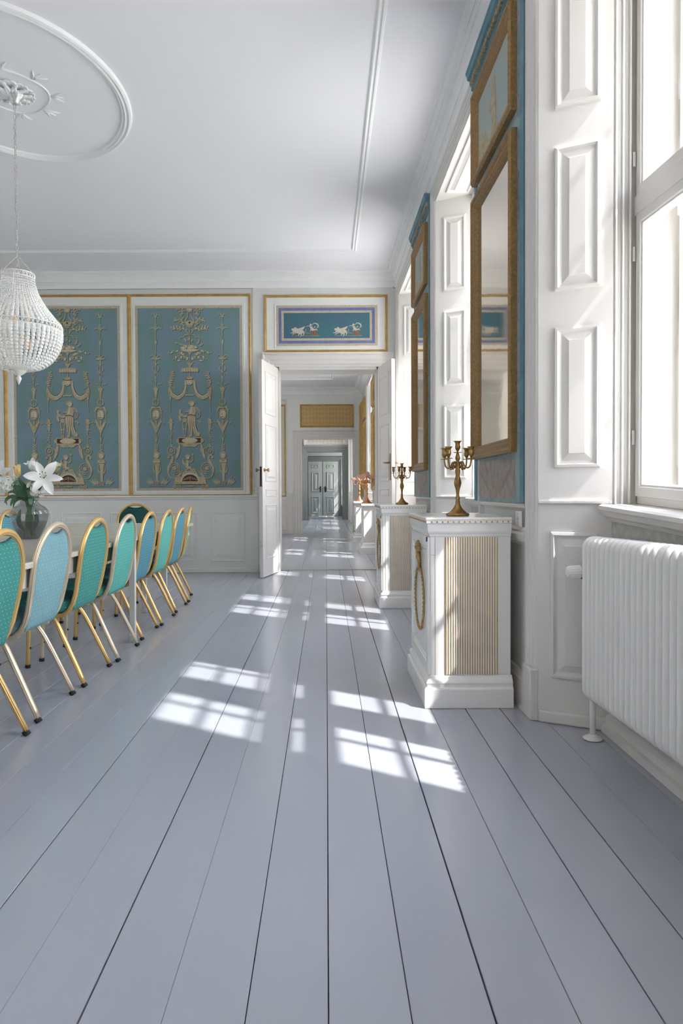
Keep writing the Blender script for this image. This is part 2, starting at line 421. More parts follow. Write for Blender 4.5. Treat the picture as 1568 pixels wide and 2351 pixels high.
# partition walls with a door opening each
def partition(name, ya, yb, xa, xb, ztop, m, ceil=4.0, x1=1.05):
    st = struct(name)
    mb = MB()
    mb.box(XL - 0.2, xa, ya, yb, 0, ceil); mb.box(xb, x1, ya, yb, 0, ceil); mb.box(xa, xb, ya, yb, ztop, ceil)
    build(mb, 'masonry', m, st)
    return st
wall_back = partition('wall_back', Y1, Y2A, -0.635, 0.69, 2.635, M['grey'])
# second room's far wall, measured on the photograph
_x0, _z0 = at_y(691.5, 1007, Y2B); _x1, _ = at_y(810.5, 1007, Y2B)
wall_second = partition('wall_second_room', Y2B, Y3A, _x0, _x1, _z0, M['wall'])
_x2, _z2 = at_y(705.5, 1038, Y3B); _x3, _ = at_y(786, 1038, Y3B)
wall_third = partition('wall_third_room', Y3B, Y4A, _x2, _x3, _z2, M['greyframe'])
st = struct('wall_far_end'); build(MB().box(XL - .2, 1.05, Y4B, Y4B + .2, 0, 4), 'masonry', M['tealwall'], st)
st = struct('wall_left'); build(MB().box(XL - .2, XL, Y0 - .2, Y1 + .1, 0, 4).box(-2.8, -2.6, Y1 + .1, Y4B + .2, 0, 4), 'masonry', M['wall'], st)  # unseen wall beyond the doorway, set close in to brighten the farther rooms
st = struct('wall_front'); build(MB().box(XL - .2, 1.7, Y0 - .2, Y0, 0, 4), 'masonry', M['wall'], st)

# floors: every board its own object
def make_floor(name, ya, yb, pitch, xa, xb, shade):
    st = struct(name)
    build(MB().box(xa - .1, xb + .1, ya, yb, -0.08, -0.032), 'subfloor', M['gap'], st)
    rnd = random.Random(hash(name) % 1000 if False else len(name))
    n0 = int(math.floor(xa / pitch)); n1 = int(math.ceil(xb / pitch))
    gaps = {i: rnd.choice([0.0004, 0.0006, 0.0008, 0.0013, 0.0019]) for i in range(n0, n1 + 1)}
    if shade == 0: gaps.update({-4: .0003, -3: .0019, -2: .0003, -1: 0.0011, 0: .0012, 1: .0010, 2: .0020, 3: .0008, 4: .0014, 5: .0018, -6: .0006, -7: .0012, -8: .0006})
    cache = {}
    for i in range(n0, n1):
        x0 = i * pitch + gaps[i] - 0.001; x1 = (i + 1) * pitch - gaps[i + 1] - 0.001
        mb = MB(); b = 0.0012; dz = rnd.uniform(-0.0010, 0.0002)
        mb.add([(x0, ya, -0.03), (x1, ya, -0.03), (x1, ya, dz - b), (x1 - b, ya, dz), (x0 + b, ya, dz), (x0, ya, dz - b),
                (x0, yb, -0.03), (x1, yb, -0.03), (x1, yb, dz - b), (x1 - b, yb, dz), (x0 + b, yb, dz), (x0, yb, dz - b)],
               [(0, 1, 2, 3, 4, 5), (11, 10, 9, 8, 7, 6)] + [(k, 6 + k, 6 + (k + 1) % 6, (k + 1) % 6) for k in range(6)])
        build(mb, 'floorboard', M['floor'][rnd.randrange(3)], st)
    return st
floor1 = make_floor('floor', Y0 - .2, 9.0, 0.1656, XL, 1.40, 0)
floor2 = make_floor('floor_second_room', 9.0, 16.68, 0.333, XL, 1.40, 1)
floor3 = make_floor('floor_third_room', 16.68, 24.68, 0.30, XL, 1.40, 2)
floor4 = make_floor('floor_fourth_room', 24.68, Y4B, 0.30, XL, 1.40, 3)
build(MB().box(-0.635, 0.69, 8.985, 9.135, 0.0005, 0.006), 'threshold_strip', M['floor'][1], wall_back, bevel=0.002)

# ceilings with cornices
def ceiling(name, ya, yb, h, prof, frame=None):
    st = struct(name)
    build(MB().box(XL - .1, 1.05, ya, yb, h, h + 0.1), 'ceiling_plane', M['ceil'], st)
    # cornice follows the slightly skewed window wall
    mb = MB(); vs = []; fs = []
    for ins, z in prof:
        vs += [(XL + ins, ya + ins, z), (wall_x(ya) - ins, ya + ins, z), (wall_x(yb) - ins, yb - ins, z), (XL + ins, yb - ins, z)]
    for k in range(len(prof) - 1):
        for j in range(4): fs.append((4 * k + j, 4 * k + (j + 1) % 4, 4 * k + 4 + (j + 1) % 4, 4 * k + 4 + j))
    mb.add(vs, fs); build(mb, 'cornice', M['stucco'], st)
    return st
CORN = [(0.0, 3.640), (0.018, 3.642), (0.022, 3.690), (0.028, 3.700), (0.028, 3.716), (0.038, 3.720), (0.040, 3.728), (0.046, 3.752), (0.062, 3.778), (0.070, 3.783), (0.076, 3.783),
        (0.080, 3.792), (0.092, 3.799), (0.100, 3.799), (0.104, 3.806), (0.122, 3.812), (0.130, 3.816), (0.132, 3.831)]
ceil1 = ceiling('ceiling', Y0, Y1, HC, CORN)
mb = MB()   # rectangular ceiling moulding
XF0, XF1, YF0, YF1 = -4.6, 0.365, 1.2, 7.98
prof = [(0, 0), (0.006, -0.012), (0.020, -0.016), (0.028, -0.006), (0.036, -0.008), (0.045, -0.016), (0.052, -0.014), (0.058, -0.004), (0.064, 0.0)]
vs = []; fs = []
mb = MB(lambda a, b, c: Vector((a, b, HC + c)))
mb.loft(XF0, XF1, YF0, YF1, prof, cap=False); build(mb, 'ceiling_moulding', M['stucco'], ceil1)
# oval moulding
OC = (-2.17, 4.80)
mb = MB(); vs = []; fs = []
oprof = [(1.0, 0), (0.992, -0.020), (0.975, -0.026), (0.962, -0.014), (0.955, -0.020), (0.944, -0.024), (0.936, -0.012), (0.930, -0.016), (0.922, -0.016), (0.914, 0)]
n = 96
for s_, z in oprof:
    for k in range(n):
        a = 2 * math.pi * k / n
        vs.append((OC[0] + (0.79 - (1 - s_) * 0.9) * math.cos(a), OC[1] + (0.98 - (1 - s_) * 0.9) * math.sin(a), HC + z))
for i in range(len(oprof) - 1):
    for k in range(n): fs.append((i * n + k, i * n + (k + 1) % n, (i + 1) * n + (k + 1) % n, (i + 1) * n + k))
mb.add(vs, fs); build(mb, 'oval_moulding', M['stucco'], ceil1, smooth=False)
# rosette: thin ring, sprigs, inner acanthus leaves
mb = MB()
ring = [(OC[0] + 0.24 * math.cos(2 * math.pi * k / 48) * (1 + .04 * math.cos(8 * math.pi * k / 48)), OC[1] + 0.26 * math.sin(2 * math.pi * k / 48) * (1 + .04 * math.cos(8 * math.pi * k / 48)), HC - 0.003) for k in range(48)]
mb.tube(ring, 0.007, 6, closed=True)
for k in range(8):
    a = 2 * math.pi * k / 8 + 0.2
    c, s_ = math.cos(a), math.sin(a)
    for da in (-0.16, 0, 0.16):
        p = [(OC[0] + (0.25 + t * 0.09) * math.cos(a + da * t), OC[1] + (0.27 + t * 0.09) * math.sin(a + da * t), HC - 0.003) for t in (0, .5, 1)]
        mb.tube(p, [0.006, 0.008, 0.002], 6)
for k in range(10):
    a = 2 * math.pi * k / 10
    for da in (-.2, .2):
        p = smooth_path([(OC[0] + r * math.cos(a + d * da * 3), OC[1] + r * math.sin(a + d * da * 3), HC - 0.008 - h) for r, d, h in ((0.02, 0, .03), (0.07, .3, .012), (0.125, .6, 0.004), (0.15, 0.2, 0.002), (0.13, -0.1, 0.004))], 4)
        mb.tube(p, [0.014 * (1 - 0.8 * i / len(p)) for i in range(len(p))], 6)
build(mb, 'ceiling_rosette', M['stucco'], ceil1, smooth=True)
C2 = [(0.0, 3.36), (0.02, 3.362), (0.025, 3.40), (0.04, 3.41), (0.06, 3.44), (0.10, 3.47), (0.12, 3.475), (0.16, 3.495), (0.17, 3.521)]
ceil2 = ceiling('ceiling_second_room', Y2A, Y2B, HC2, C2)
mb = MB(lambda a, b, c: Vector((a, b, HC2 + c))); _fx, _ = at_y(776, 878, 14.9)
mb.loft(-4.6, 0.20, 9.6, 15.2, prof, cap=False); build(mb, 'ceiling_moulding', M['stucco'], ceil2)
ceil3 = ceiling('ceiling_third_room', Y3A, Y3B, 3.4, [(0, 3.25), (.02, 3.26), (.1, 3.38), (.12, 3.41)])
ceil4 = ceiling('ceiling_fourth_room', Y4A, Y4B, 3.4, [(0, 3.25), (.02, 3.26), (.1, 3.38), (.12, 3.41)])

# ---------------------------------------------------------------- windows
def reveal_frame(k, far=True):
    s_ = 1 if far else -1
    p0 = FW(WIN[k] + s_ * HALF, 0, 0); p1 = FW(WIN[k] + s_ * HIN, 0, -DSP)
    d = (p1 - p0); L_ = d.length; d.normalize()
    n_ = Vector((-d.y, d.x, 0))
    mid = FW(WIN[k], 0, -0.1)
    if n_.dot(mid - p0) < 0: n_ = -n_
    return (lambda a, b, c: p0 + d * a + n_ * c + Vector((0, 0, b))), L_
PANZ = [(2.72, 3.36), (1.925, 2.555), (1.145, 1.765)]
for k, Yc in enumerate(WIN):
    w = struct('window_%d' % (k + 1), tuple(FW(Yc, 0, -DSP)))
    det = k < 3
    top = wtop(k)
    sag = (lambda a: 0.042 * (a - 2.94)) if k == 0 else (lambda a: 0.0)
    def FS(a, b, c, sag=sag): return FW(a, b + sag(a), c)
    # architrave on the room side
    casing_prof = [(0, 0), (0, 0.022), (0.012, 0.030), (0.024, 0.030), (0.030, 0.024), (0.052, 0.024), (0.058, 0.018), (0.075, 0.018), (0.081, 0.010), (0.105, 0.010), (0.112, 0.0)]
    mb = MB(FW); cw = 0.112 if det else 0.09
    mb.loft(Yc - HALF - cw, Yc + HALF + cw, -0.3, top + cw, casing_prof, cap=False)
    build(mb, 'architrave', M['wood'], w)
    # plinth blocks of the architrave
    for s_ in (-1, 1):
        a0, a1 = sorted((Yc + s_ * (HALF - 0.005), Yc + s_ * (HALF + cw + 0.008)))
        build(MB(FW).box(a0, a1, 0, 0.235, -0.002, 0.036), 'plinth_block', M['wood'], w, bevel=0.006)
    # splayed shutter-box linings with panels
    for far in (True, False):
        fr, L_ = reveal_frame(k, far)
        build(MB(fr).box(0.0, L_, 0, top, -0.004, 0.002), 'reveal_lining', M['wood'], w)
        if det or far:
            zs = PANZ if k < 3 else [(z0 * top / 3.5, z1 * top / 3.5) for z0, z1 in PANZ]
            for z0, z1 in zs:
                if k in (1, 2): z1 = min(z1, 3.34)
                build(MB(fr).loft(0.070, 0.262, z0, z1, [(i, h + 0.002) for i, h in PANEL]), 'panel', M['wood'], w)
            build(MB(fr).loft(0.055, 0.255, 0.205, 0.86, [(i, h + 0.002) for i, h in PANEL]), 'panel', M['wood'], w)
            build(MB(fr).box(0.006, L_, 0.0, 0.055, 0.002, 0.020), 'reveal_skirting', M['wood'], w, bevel=0.008)
            build(MB(fr).box(0.004, L_, 0.985, 1.003, 0.002, 0.016), 'reveal_rail', M['wood'], w, bevel=0.005)
    # soffit
    sf = MB(FW); sf.prism([(Yc - HALF, 0), (Yc - HIN, -DSP), (Yc + HIN, -DSP), (Yc + HALF, 0)], top - 0.01, top + 0.01, axis=1)
    build(sf, 'soffit', M['wood'], w)
    def fso(a, b, c): return FW(a, top - 0.01 - c, -b)
    build(MB(fso).loft(Yc - 0.62, Yc + 0.62, 0.05, 0.24, PANEL), 'soffit_panel', M['wood'], w)
    # wall below the sill: skirting and sill
    if det or k < 5:
        build(MB(FW).prism([(0, 0), (0.045, 0), (0.04, 0.03), (0.028, 0.036), (0.026, 0.062), (0.016, 0.075), (0.0, 0.085)][::-1], 0, 1, axis=0) if False else
              MB(lambda a, b, c: FW(Yc + (a - .5) * 2 * HIN, b, -DSP + c)).add(
                  [(a, b, c) for a in (0, 1) for (c, b) in ((0, 0), (0.045, 0), (0.042, 0.03), (0.028, 0.036), (0.026, 0.062), (0.014, 0.075), (0.0, 0.085))],
                  [(i, i + 1, 7 + i + 1, 7 + i) for i in range(6)]), 'skirting', M['wood'], w)
    sill = MB(FS)
    sp = [(-DTH + 0.25, 0.985), (-DSP + 0.042, 0.985), (-DSP + 0.055, 0.978), (-DSP + 0.055, 0.962), (-DSP + 0.045, 0.954), (-DSP + 0.040, 0.946), (-DSP + 0.034, 0.935), (-DSP + 0.018, 0.925), (-DSP + 0.010, 0.912), (-DSP, 0.910), (-DTH + 0.25, 0.910)]
    ends = (Yc - HIN - 0.02, Yc + HIN + 0.02)
    sill.add([(a, z, c) for a in ends for (c, z) in sp], [(i, (i + 1) % 11, 11 + (i + 1) % 11, 11 + i) for i in range(11)] + [tuple(range(11)), tuple(range(21, 10, -1))])
    build(sill, 'sill', M['wood'], w)
    # jamb lining between reveal and inner sash
    for s_ in (-1, 1):
        a0, a1 = sorted((Yc + s_ * HIN, Yc + s_ * (HIN + 0.03)))
        build(MB(FW).box(a0, a1, 0.95, top, -DTH, -DSP), 'jamb', M['wood'], w)
        if det:
            for q in range(3):
                aa = Yc + s_ * (HIN - 0.002); c = -DSP - 0.012 - q * 0.03
                build(MB(FW).tube([FW(aa, 0.99, c) for _ in (0,)] and [(aa, 0.985, c), (aa, top, c)], 0.006, 6), 'jamb_bead', M['wood'], w)
    build(MB(FW).box(Yc - HIN, Yc + HIN, top - 0.06, top, -DTH, -DSP), 'head', M['wood'], w)
    # sashes: inner pair in plane c1 (large panes), outer pair in plane c2 (glazing bars)
    ZG = [(1.075, 2.165), (2.345, top - 0.11)]
    for (cin, cth, bars, nm) in ((-DSP - 0.105, 0.035, False, 'inner'), (-DSP - 0.290, 0.035, True, 'outer')):
        fb = MB(FS)
        fb.box(Yc - HIN, Yc + HIN, 0.985, 1.02, cin - cth, cin)
        fb.box(Yc - HIN, Yc + HIN, 2.215, 2.295, cin - cth, cin + 0.015)
        fb.box(Yc - HIN, Yc - HIN + 0.018, 0.985, top - 0.06, cin - cth, cin)
        fb.box(Yc + HIN - 0.018, Yc + HIN, 0.985, top - 0.06, cin - cth, cin)
        fb.box(Yc - 0.035, Yc + 0.035, 1.0, top - 0.06, cin - cth, cin + 0.002)
        build(fb, 'window_frame', M['wood'], w, bevel=0.003 if det else 0)
        for s_ in (-1, 1):
            a0, a1 = sorted((Yc + s_ * 0.020, Yc + s_ * (HIN - 0.014)))
            g0, g1 = sorted((Yc + s_ * 0.093, Yc + s_ * 0.610))
            for (z0, z1) in ZG:
                f0, f1 = z0 - 0.055, z1 + 0.05
                sh = MB(FS)
                ia, ib, ja, jb = g0 - a0, a1 - g1, z0 - f0, f1 - z1
                # mitred sash frame
                rng = [(0, 0, -cth), (0, 0, 0.012), (0.72, 0.72, 0.012), (0.80, 0.80, 0.004), (0.92, 0.92, 0.004), (1, 1, -0.010), (1, 1, -cth), (0, 0, -cth)]
                vs = []; fs = []
                for (ta, tb, h) in rng:
                    vs += [(a0 + ia * ta, f0 + ja * tb, cin + h), (a1 - ib * ta, f0 + ja * tb, cin + h), (a1 - ib * ta, f1 - jb * tb, cin + h), (a0 + ia * ta, f1 - jb * tb, cin + h)]
                for q in range(len(rng) - 1):
                    for j in range(4): fs.append((4 * q + j, 4 * q + (j + 1) % 4, 4 * q + 4 + (j + 1) % 4, 4 * q + 4 + j))
                sh.add(vs, fs)
                sash = build(sh, 'sash', M['wood'], w)
                if bars:
                    bm_ = MB(FS); am = (g0 + g1) / 2
                    bm_.box(am - 0.012, am + 0.012, z0, z1, cin - 0.03, cin - 0.006)
                    for q in (1, 2):
                        zz = z0 + (z1 - z0) * q / 3
                        bm_.box(g0, g1, zz - 0.012, zz + 0.012, cin - 0.031, cin - 0.007)
                    build(bm_, 'glazing_bar', M['wood'], sash, world=False)
                    if k == 0:
                        for q in range(3):
                            for (p0, p1) in ((g0, am - 0.012), (am + 0.012, g1)):
                                build(MB(FS).quad([(p0, z0 + (z1 - z0) * q / 3, cin - 0.018), (p1, z0 + (z1 - z0) * q / 3, cin - 0.018), (p1, z0 + (z1 - z0) * (q + 1) / 3, cin - 0.018), (p0, z0 + (z1 - z0) * (q + 1) / 3, cin - 0.018)]), 'pane', M['glass'], sash, world=False)
                    else:
                        build(MB(FS).quad([(g0, z0, cin - 0.018), (g1, z0, cin - 0.018), (g1, z1, cin - 0.018), (g0, z1, cin - 0.018)]), 'pane', M['glass'], sash, world=False)
                elif det:
                    build(MB(FS).quad([(g0, z0, cin - 0.018), (g1, z0, cin - 0.018), (g1, z1, cin - 0.018), (g0, z1, cin - 0.018)]), 'pane', M['glass'], sash, world=False)
                # sub-parts inherit the window's own origin
    if det:   # hinges and a curtain hook
        for zz in (2.42, 2.02, 1.24):
            build(MB(FS).tube([(Yc + HIN - 0.012, zz, -DSP - 0.085), (Yc + HIN - 0.012, zz + 0.06, -DSP - 0.085)], 0.006, 8), 'hinge', M['wood'], w)
        hk = smooth_path([(Yc + HALF + 0.20, 3.632, 0.0), (Yc + HALF + 0.20, 3.632, 0.035), (Yc + HALF + 0.20, 3.640, 0.045), (Yc + HALF + 0.20, 3.652, 0.045)], 4)
        build(MB(FW).tube(hk, 0.003, 6), 'hook', M['iron'], w)
# window sub-parts were built in world space under a sash whose mesh sits in window space
for o in list(bpy.data.objects):
    if o.type == 'MESH' and o.parent and o.parent.type == 'MESH' and o.parent.parent and o.parent.parent.name in WORLD and o.name.split('.')[0] in ('glazing_bar', 'pane'):
        o.data.transform(WORLD[o.parent.parent.name].inverted())

# ---------------------------------------------------------------- wall surfaces of the first room
FB = FBK(Y1)
def rect_back(x0, y0, x1, y1, Y=Y1):
    """a rectangle on a wall facing the camera, from two picture corners"""
    a, b = at_y(x0, y0, Y), at_y(x1, y1, Y)
    return min(a[0], b[0]), max(a[0], b[0]), min(a[1], b[1]), max(a[1], b[1])
GOLDP = [(0, 0), (0.002, 0.016), (0.010, 0.022), (0.018, 0.016), (0.024, 0.018), (0.030, 0.010), (0.034, 0.0)]
# right mural panel spans 293..578, left one 9..296 at the picture rows 675..1141
xa, xb, za, zb = rect_back(294, 676, 577, 1140)
xm, _, _, _ = rect_back(8, 676, 294, 1140)
xe = xm - (xb - xa)
build(MB(FB).box(XL, xb + 0.012, za - 0.0, zb + 0.02, 0, 0.0), 'recess_ground', M['wall'], wall_back) if False else None
gx = [xe, xm + 0.005, xa + 0.005, xb]
for i in range(3):
    build(MB(FB).loft(gx[i], gx[i + 1] + 0.012, za, zb, GOLDP, cap=False), 'gilt_moulding', M['gold'], wall_back)
    build(MB(FB).box(gx[i] + 0.02, gx[i + 1] - 0.01, za + 0.02, zb - 0.02, 0, 0.004), 'panel_ground', M['wall'], wall_back)
build(MB(FB).box(XL, xb + 0.045, zb + 0.065, zb + 0.075, 0, 0.010), 'picture_rail', M['greyframe'], wall_back)
build(MB(FB).box(xb + 0.036, xb + 0.045, za - 0.02, zb + 0.065, 0, 0.010), 'rail_return', M['wood'], wall_back)
# over-door panel
oa, ob, oz0, oz1 = rect_back(606, 678, 890, 808)
build(MB(FB).loft(oa, ob, oz0, oz1, GOLDP, cap=False), 'gilt_moulding', M['gold'], wall_back)
build(MB(FB).box(oa + 0.02, ob - 0.02, oz0 + 0.02, oz1 - 0.02, 0, 0.004), 'panel_ground', M['wall'], wall_back)
# dado
build(MB(FB).add([(a, b, c) for a in (XL, -0.885) for (c, b) in ((0, 0.995), (0.020, 0.995), (0.034, 0.985), (0.034, 0.975), (0.020, 0.965), (0.014, 0.945), (0.004, 0.935), (0.004, 0.0), (0, 0))],
                 [(i, i + 1, 9 + i + 1, 9 + i) for i in range(8)]), 'dado', M['wall'], wall_back)
build(MB(FB).box(XL, -0.885, 0, 0.055, 0.004, 0.016), 'skirting', M['wall'], wall_back, bevel=0.005)
for (px0, px1) in ((484, 563), (254, 453), (141, 234), (-60, 120)):
    a, b, z0, z1 = rect_back(px0, 1177, px1, 1288)
    build(MB(FB).loft(a, b, z0, z1, [(i, h + 0.004) for i, h in PANEL_FLAT]), 'dado_panel', M['wall'], wall_back)
# door surround
def surround(fr, xa, xb, zt, wdt, parent, m, prof=None, zb=-0.3):
    w = wdt
    p = prof or [(0, 0), (0, 0.040), (0.06 * w, 0.045), (0.14 * w, 0.045), (0.2 * w, 0.032), (0.50 * w, 0.028), (0.56 * w, 0.020), (0.78 * w, 0.018), (0.84 * w, 0.010), (w, 0.008), (w, -0.02)]
    build(MB(fr).loft(xa - w, xb + w, zb, zt + w, p, cap=False), 'door_surround', m, parent)
surround(FB, -0.635, 0.69, 2.635, 0.185, wall_back, M['wood'])
build(MB(FBK(Y1)).box(-0.66, -0.60, 0, 2.66, -0.36, -0.001), 'door_lining', M['wood'], wall_back)
build(MB(FBK(Y1)).box(0.655, 0.715, 0, 2.66, -0.36, -0.001), 'door_lining', M['wood'], wall_back)
build(MB(FBK(Y1)).box(-0.66, 0.715, 2.60, 2.66, -0.36, -0.001), 'door_lining', M['wood'], wall_back)

# door leaves
def leaf(name, hx, hy, ang, wid, hgt, th, label, side, mats=None, knob='knob'):
    """ang: direction of the leaf from its hinge; side +1/-1: which face carries the fittings outward"""
    t = struct(name, (hx, hy, 0)); t['label'] = label
    d = Vector((math.cos(ang), math.sin(ang), 0)); nn = Vector((-d.y, d.x, 0))
    o0 = Vector((hx, hy, 0))
    fr = lambda a, b, c: o0 + d * a + nn * c + Vector((0, 0, b))
    m = mats or M['wood']
    build(MB(fr).box(0, wid, 0.008, hgt, -th / 2, th / 2), 'door_leaf', m, t, bevel=0.004)
    for s_ in (-1, 1):
        f2 = (lambda a, b, c, s_=s_: fr(a, b, s_ * (th / 2 + c)))
        for z0, z1 in ((1.98, 2.50), (1.16, 1.86), (0.98, 1.07), (0.22, 0.88)):
            if z1 > hgt - 0.1: z1 = hgt - 0.12
            build(MB(f2).loft(0.11, wid - 0.11, z0, z1, [(i * 0.8, h) for i, h in PANEL_FLAT] if z1 - z0 > 0.2 else [(0, 0), (0.004, 0.008), (0.012, 0.008), (0.018, 0.002)]), 'door_panel', m, t)
    return t, fr
DL, frL = leaf('door_1', -0.632, 8.79, R(-90 - 13.5), 0.64, 2.62, 0.045, 'white panelled door leaf standing open at the left of the doorway', 1)
DR, frR = leaf('door_2', 0.687, 8.79, R(-90 + 11), 0.62, 2.62, 0.045, 'white panelled door leaf with brass lever, open at the right of the doorway', -1)
def knob(fr, a, b, c, parent, m):
    s_ = 1 if c > 0 else -1
    build(MB(fr).tube([(a, b, c), (a, b, c + s_ * 0.006), (a, b, c + s_ * 0.007), (a, b, c + s_ * 0.035), (a, b, c + s_ * 0.045), (a, b, c + s_ * 0.058), (a, b, c + s_ * 0.064)],
                      [0.022, 0.022, 0.008, 0.008, 0.022, 0.024, 0.010], 12), 'knob', m, parent, smooth=True)
for c in (0.0225, -0.0225): knob(frL, 0.575, 1.30, c, DL, M['brass'])
build(MB(frL).box(0.64, 0.643, 1.10, 1.34, -0.012, 0.012), 'lock_plate', M['iron'], DL)
for zz in (1.45, 0.35): build(MB(frL).box(0.640, 0.6435, zz, zz + 0.09, -0.014, 0.014), 'bolt_plate', M['silver'], DL)
def plate_handle(fr, a, b, c, parent, s_):
    build(MB(fr).box(a - 0.018, a + 0.018, b - 0.16, b + 0.16, min(c, c + s_ * 0.006), max(c, c + s_ * 0.006)), 'handle_plate', M['brass'], parent, bevel=0.002)
    build(MB(fr).tube(smooth_path([(a, b + .05, c), (a, b + .05, c + s_ * 0.04), (a - 0.03, b + .05, c + s_ * 0.055), (a - 0.11, b + .055, c + s_ * 0.05)], 4), [0.010] * 13, 8), 'handle', M['brass'], parent, smooth=True)
plate_handle(frR, 0.565, 1.33, 0.0225, DR, 1)
plate_handle(frR, 0.565, 1.33, -0.0225, DR, -1)

# window wall dado between the windows
for k, (a0, a1) in enumerate(((WIN[0] + HALF + 0.115, WIN[1] - HALF - 0.115), (WIN[1] + HALF + 0.115, WIN[2] - HALF - 0.115))):
    def strip(pts, nm, m): 
        nn_ = len(pts)
        build(MB(FW).add([(a, b, c) for a in (a0, a1) for (c, b) in pts], [(i, i + 1, nn_ + i + 1, nn_ + i) for i in range(nn_ - 1)] + [tuple(range(nn_)), tuple(range(2 * nn_ - 1, nn_ - 1, -1))]), nm, m, wall_right)
    strip(((0, 0.985), (0.022, 0.985), (0.030, 0.975), (0.024, 0.962), (0.006, 0.955), (0.0, 0.945)), 'dado_cap', M['wood'])
    strip(((0, 0.870), (0.012, 0.868), (0.022, 0.855), (0.022, 0.845), (0.034, 0.835), (0.036, 0.815), (0.022, 0.800), (0.008, 0.795), (0, 0.78)), 'dado_rail', M['wood'])
    strip(((0, 0.17), (0.012, 0.165), (0.020, 0.14), (0.026, 0.135), (0.030, 0.02), (0.034, 0.0)), 'skirting', M['wood'])

# ---------------------------------------------------------------- painted ornament (flat painting, drawn with thin paint layers)
class Draw:
    """drawing board: coordinates of the mural (x 0..1110, y 0..1878, y down)"""
    COLS = {'shadow': 0, 'tan': 1, 'light': 2, 'brown': 3, 'sage': 4, 'white': 5, 'rust': 6}
    def __init__(s, fr, ax, bx, az, bz, base=0.0, skew=0.014, ox=75, oy=232, wid=1110, hei=1878, sh=6):
        s.mb = MB(fr); s.a = (ax, bx, az, bz); s.base = base; s.k = skew; s.ox, s.oy, s.w, s.h = ox, oy, wid, hei; s.sh = sh; s.lay = 0; s.mir = None
    def P(s, p, lift, dx=0, dy=0):
        x = (p[0] + dx - s.ox - (p[1] - s.oy) * s.k) / s.w; y = (p[1] + dy - s.oy) / s.h
        return (s.a[0] + x * (s.a[1] - s.a[0]), s.a[3] - y * (s.a[3] - s.a[2]), s.base + lift)
    def _p(s, pts, faces, col, shadow=True):
        variants = [pts]
        if s.mir is not None: variants.append([(2 * (s.mir + (y - s.oy) * s.k * 0.9) - x, y) for x, y in pts])
        for q in variants:
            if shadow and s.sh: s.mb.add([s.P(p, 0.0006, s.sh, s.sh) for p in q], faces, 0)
            s.lay += 1
            s.mb.add([s.P(p, 0.0012 + 0.000004 * s.lay) for p in q], faces, s.COLS[col])
    def poly(s, pts, col='tan', shadow=True): s._p(pts, [tuple(range(len(pts)))], col, shadow)
    def ell(s, cx, cy, rx, ry, col='tan', rot=0, n=14, shadow=True, a0=0, a1=360):
        c, sn = math.cos(R(rot)), math.sin(R(rot)); pts = []
        full = a1 - a0 >= 360
        for k in range(n + (0 if full else 1)):
            a = R(a0 + (a1 - a0) * k / n); x, y = rx * math.cos(a), ry * math.sin(a)
            pts.append((cx + x * c - y * sn, cy + x * sn + y * c))
        s.poly(pts, col, shadow)
    def stroke(s, pts, w, col='tan', n=5, shadow=True):
        q = smooth_path([(a, b, 0) for a, b in pts], n); N = len(q)
        ws = w if isinstance(w, (list, tuple)) else [w, w]
        vs = []
        for i in range(N):
            t = i / (N - 1) * (len(ws) - 1); j = min(int(t), len(ws) - 2); ww = (ws[j] + (ws[j + 1] - ws[j]) * (t - j)) / 2
            d = q[min(i + 1, N - 1)] - q[max(i - 1, 0)]; d = d.normalized() if d.length > 0 else Vector((1, 0, 0))
            vs += [(q[i].x - d.y * ww, q[i].y + d.x * ww), (q[i].x + d.y * ww, q[i].y - d.x * ww)]
        s._p(vs, [(2 * i, 2 * i + 1, 2 * i + 3, 2 * i + 2) for i in range(N - 1)], col, shadow)
    def leaf(s, x, y, ang, L_, w, col='tan'):
        a = R(ang); c, sn = math.cos(a), -math.sin(a)
        pts = [(0, 0), (.25, .42), (.55, .5), (.85, .25), (1, 0), (.85, -.22), (.5, -.45), (.22, -.36)]
        s.poly([(x + (u * L_) * c - (v * w) * sn, y + (u * L_) * sn + (v * w) * c) for u, v in pts], col)
    def ring(s, cx, cy, rx, ry, w, col='tan', a0=0, a1=360):
        n = 16; pts = [(cx + rx * math.cos(R(a0 + (a1 - a0) * k / n)), cy + ry * math.sin(R(a0 + (a1 - a0) * k / n))) for k in range(n + 1)]
        s.stroke(pts, w, col, 1)
    def spray(s, pts, n, L_, w, col='tan', seed=1, stem=3, fl=0):
        rnd = random.Random(seed); s.stroke(pts, [stem + 1, stem * .5], col)
        q = smooth_path([(a, b, 0) for a, b in pts], 8); N = len(q)
        for i in range(n):
            j = int((0.15 + 0.85 * i / max(1, n - 1)) * (N - 1)); d = q[min(j + 1, N - 1)] - q[max(j - 1, 0)]
            a = math.degrees(math.atan2(-d.y, d.x)); sd = 1 if i % 2 else -1
            s.leaf(q[j].x, q[j].y, a + sd * rnd.uniform(35, 75), L_ * rnd.uniform(.8, 1.2), w * rnd.uniform(.8, 1.2), col)
            if fl and i % 3 == 0: s.ell(q[j].x + rnd.uniform(-8, 8), q[j].y + rnd.uniform(-8, 8), fl, fl, 'light', n=8)

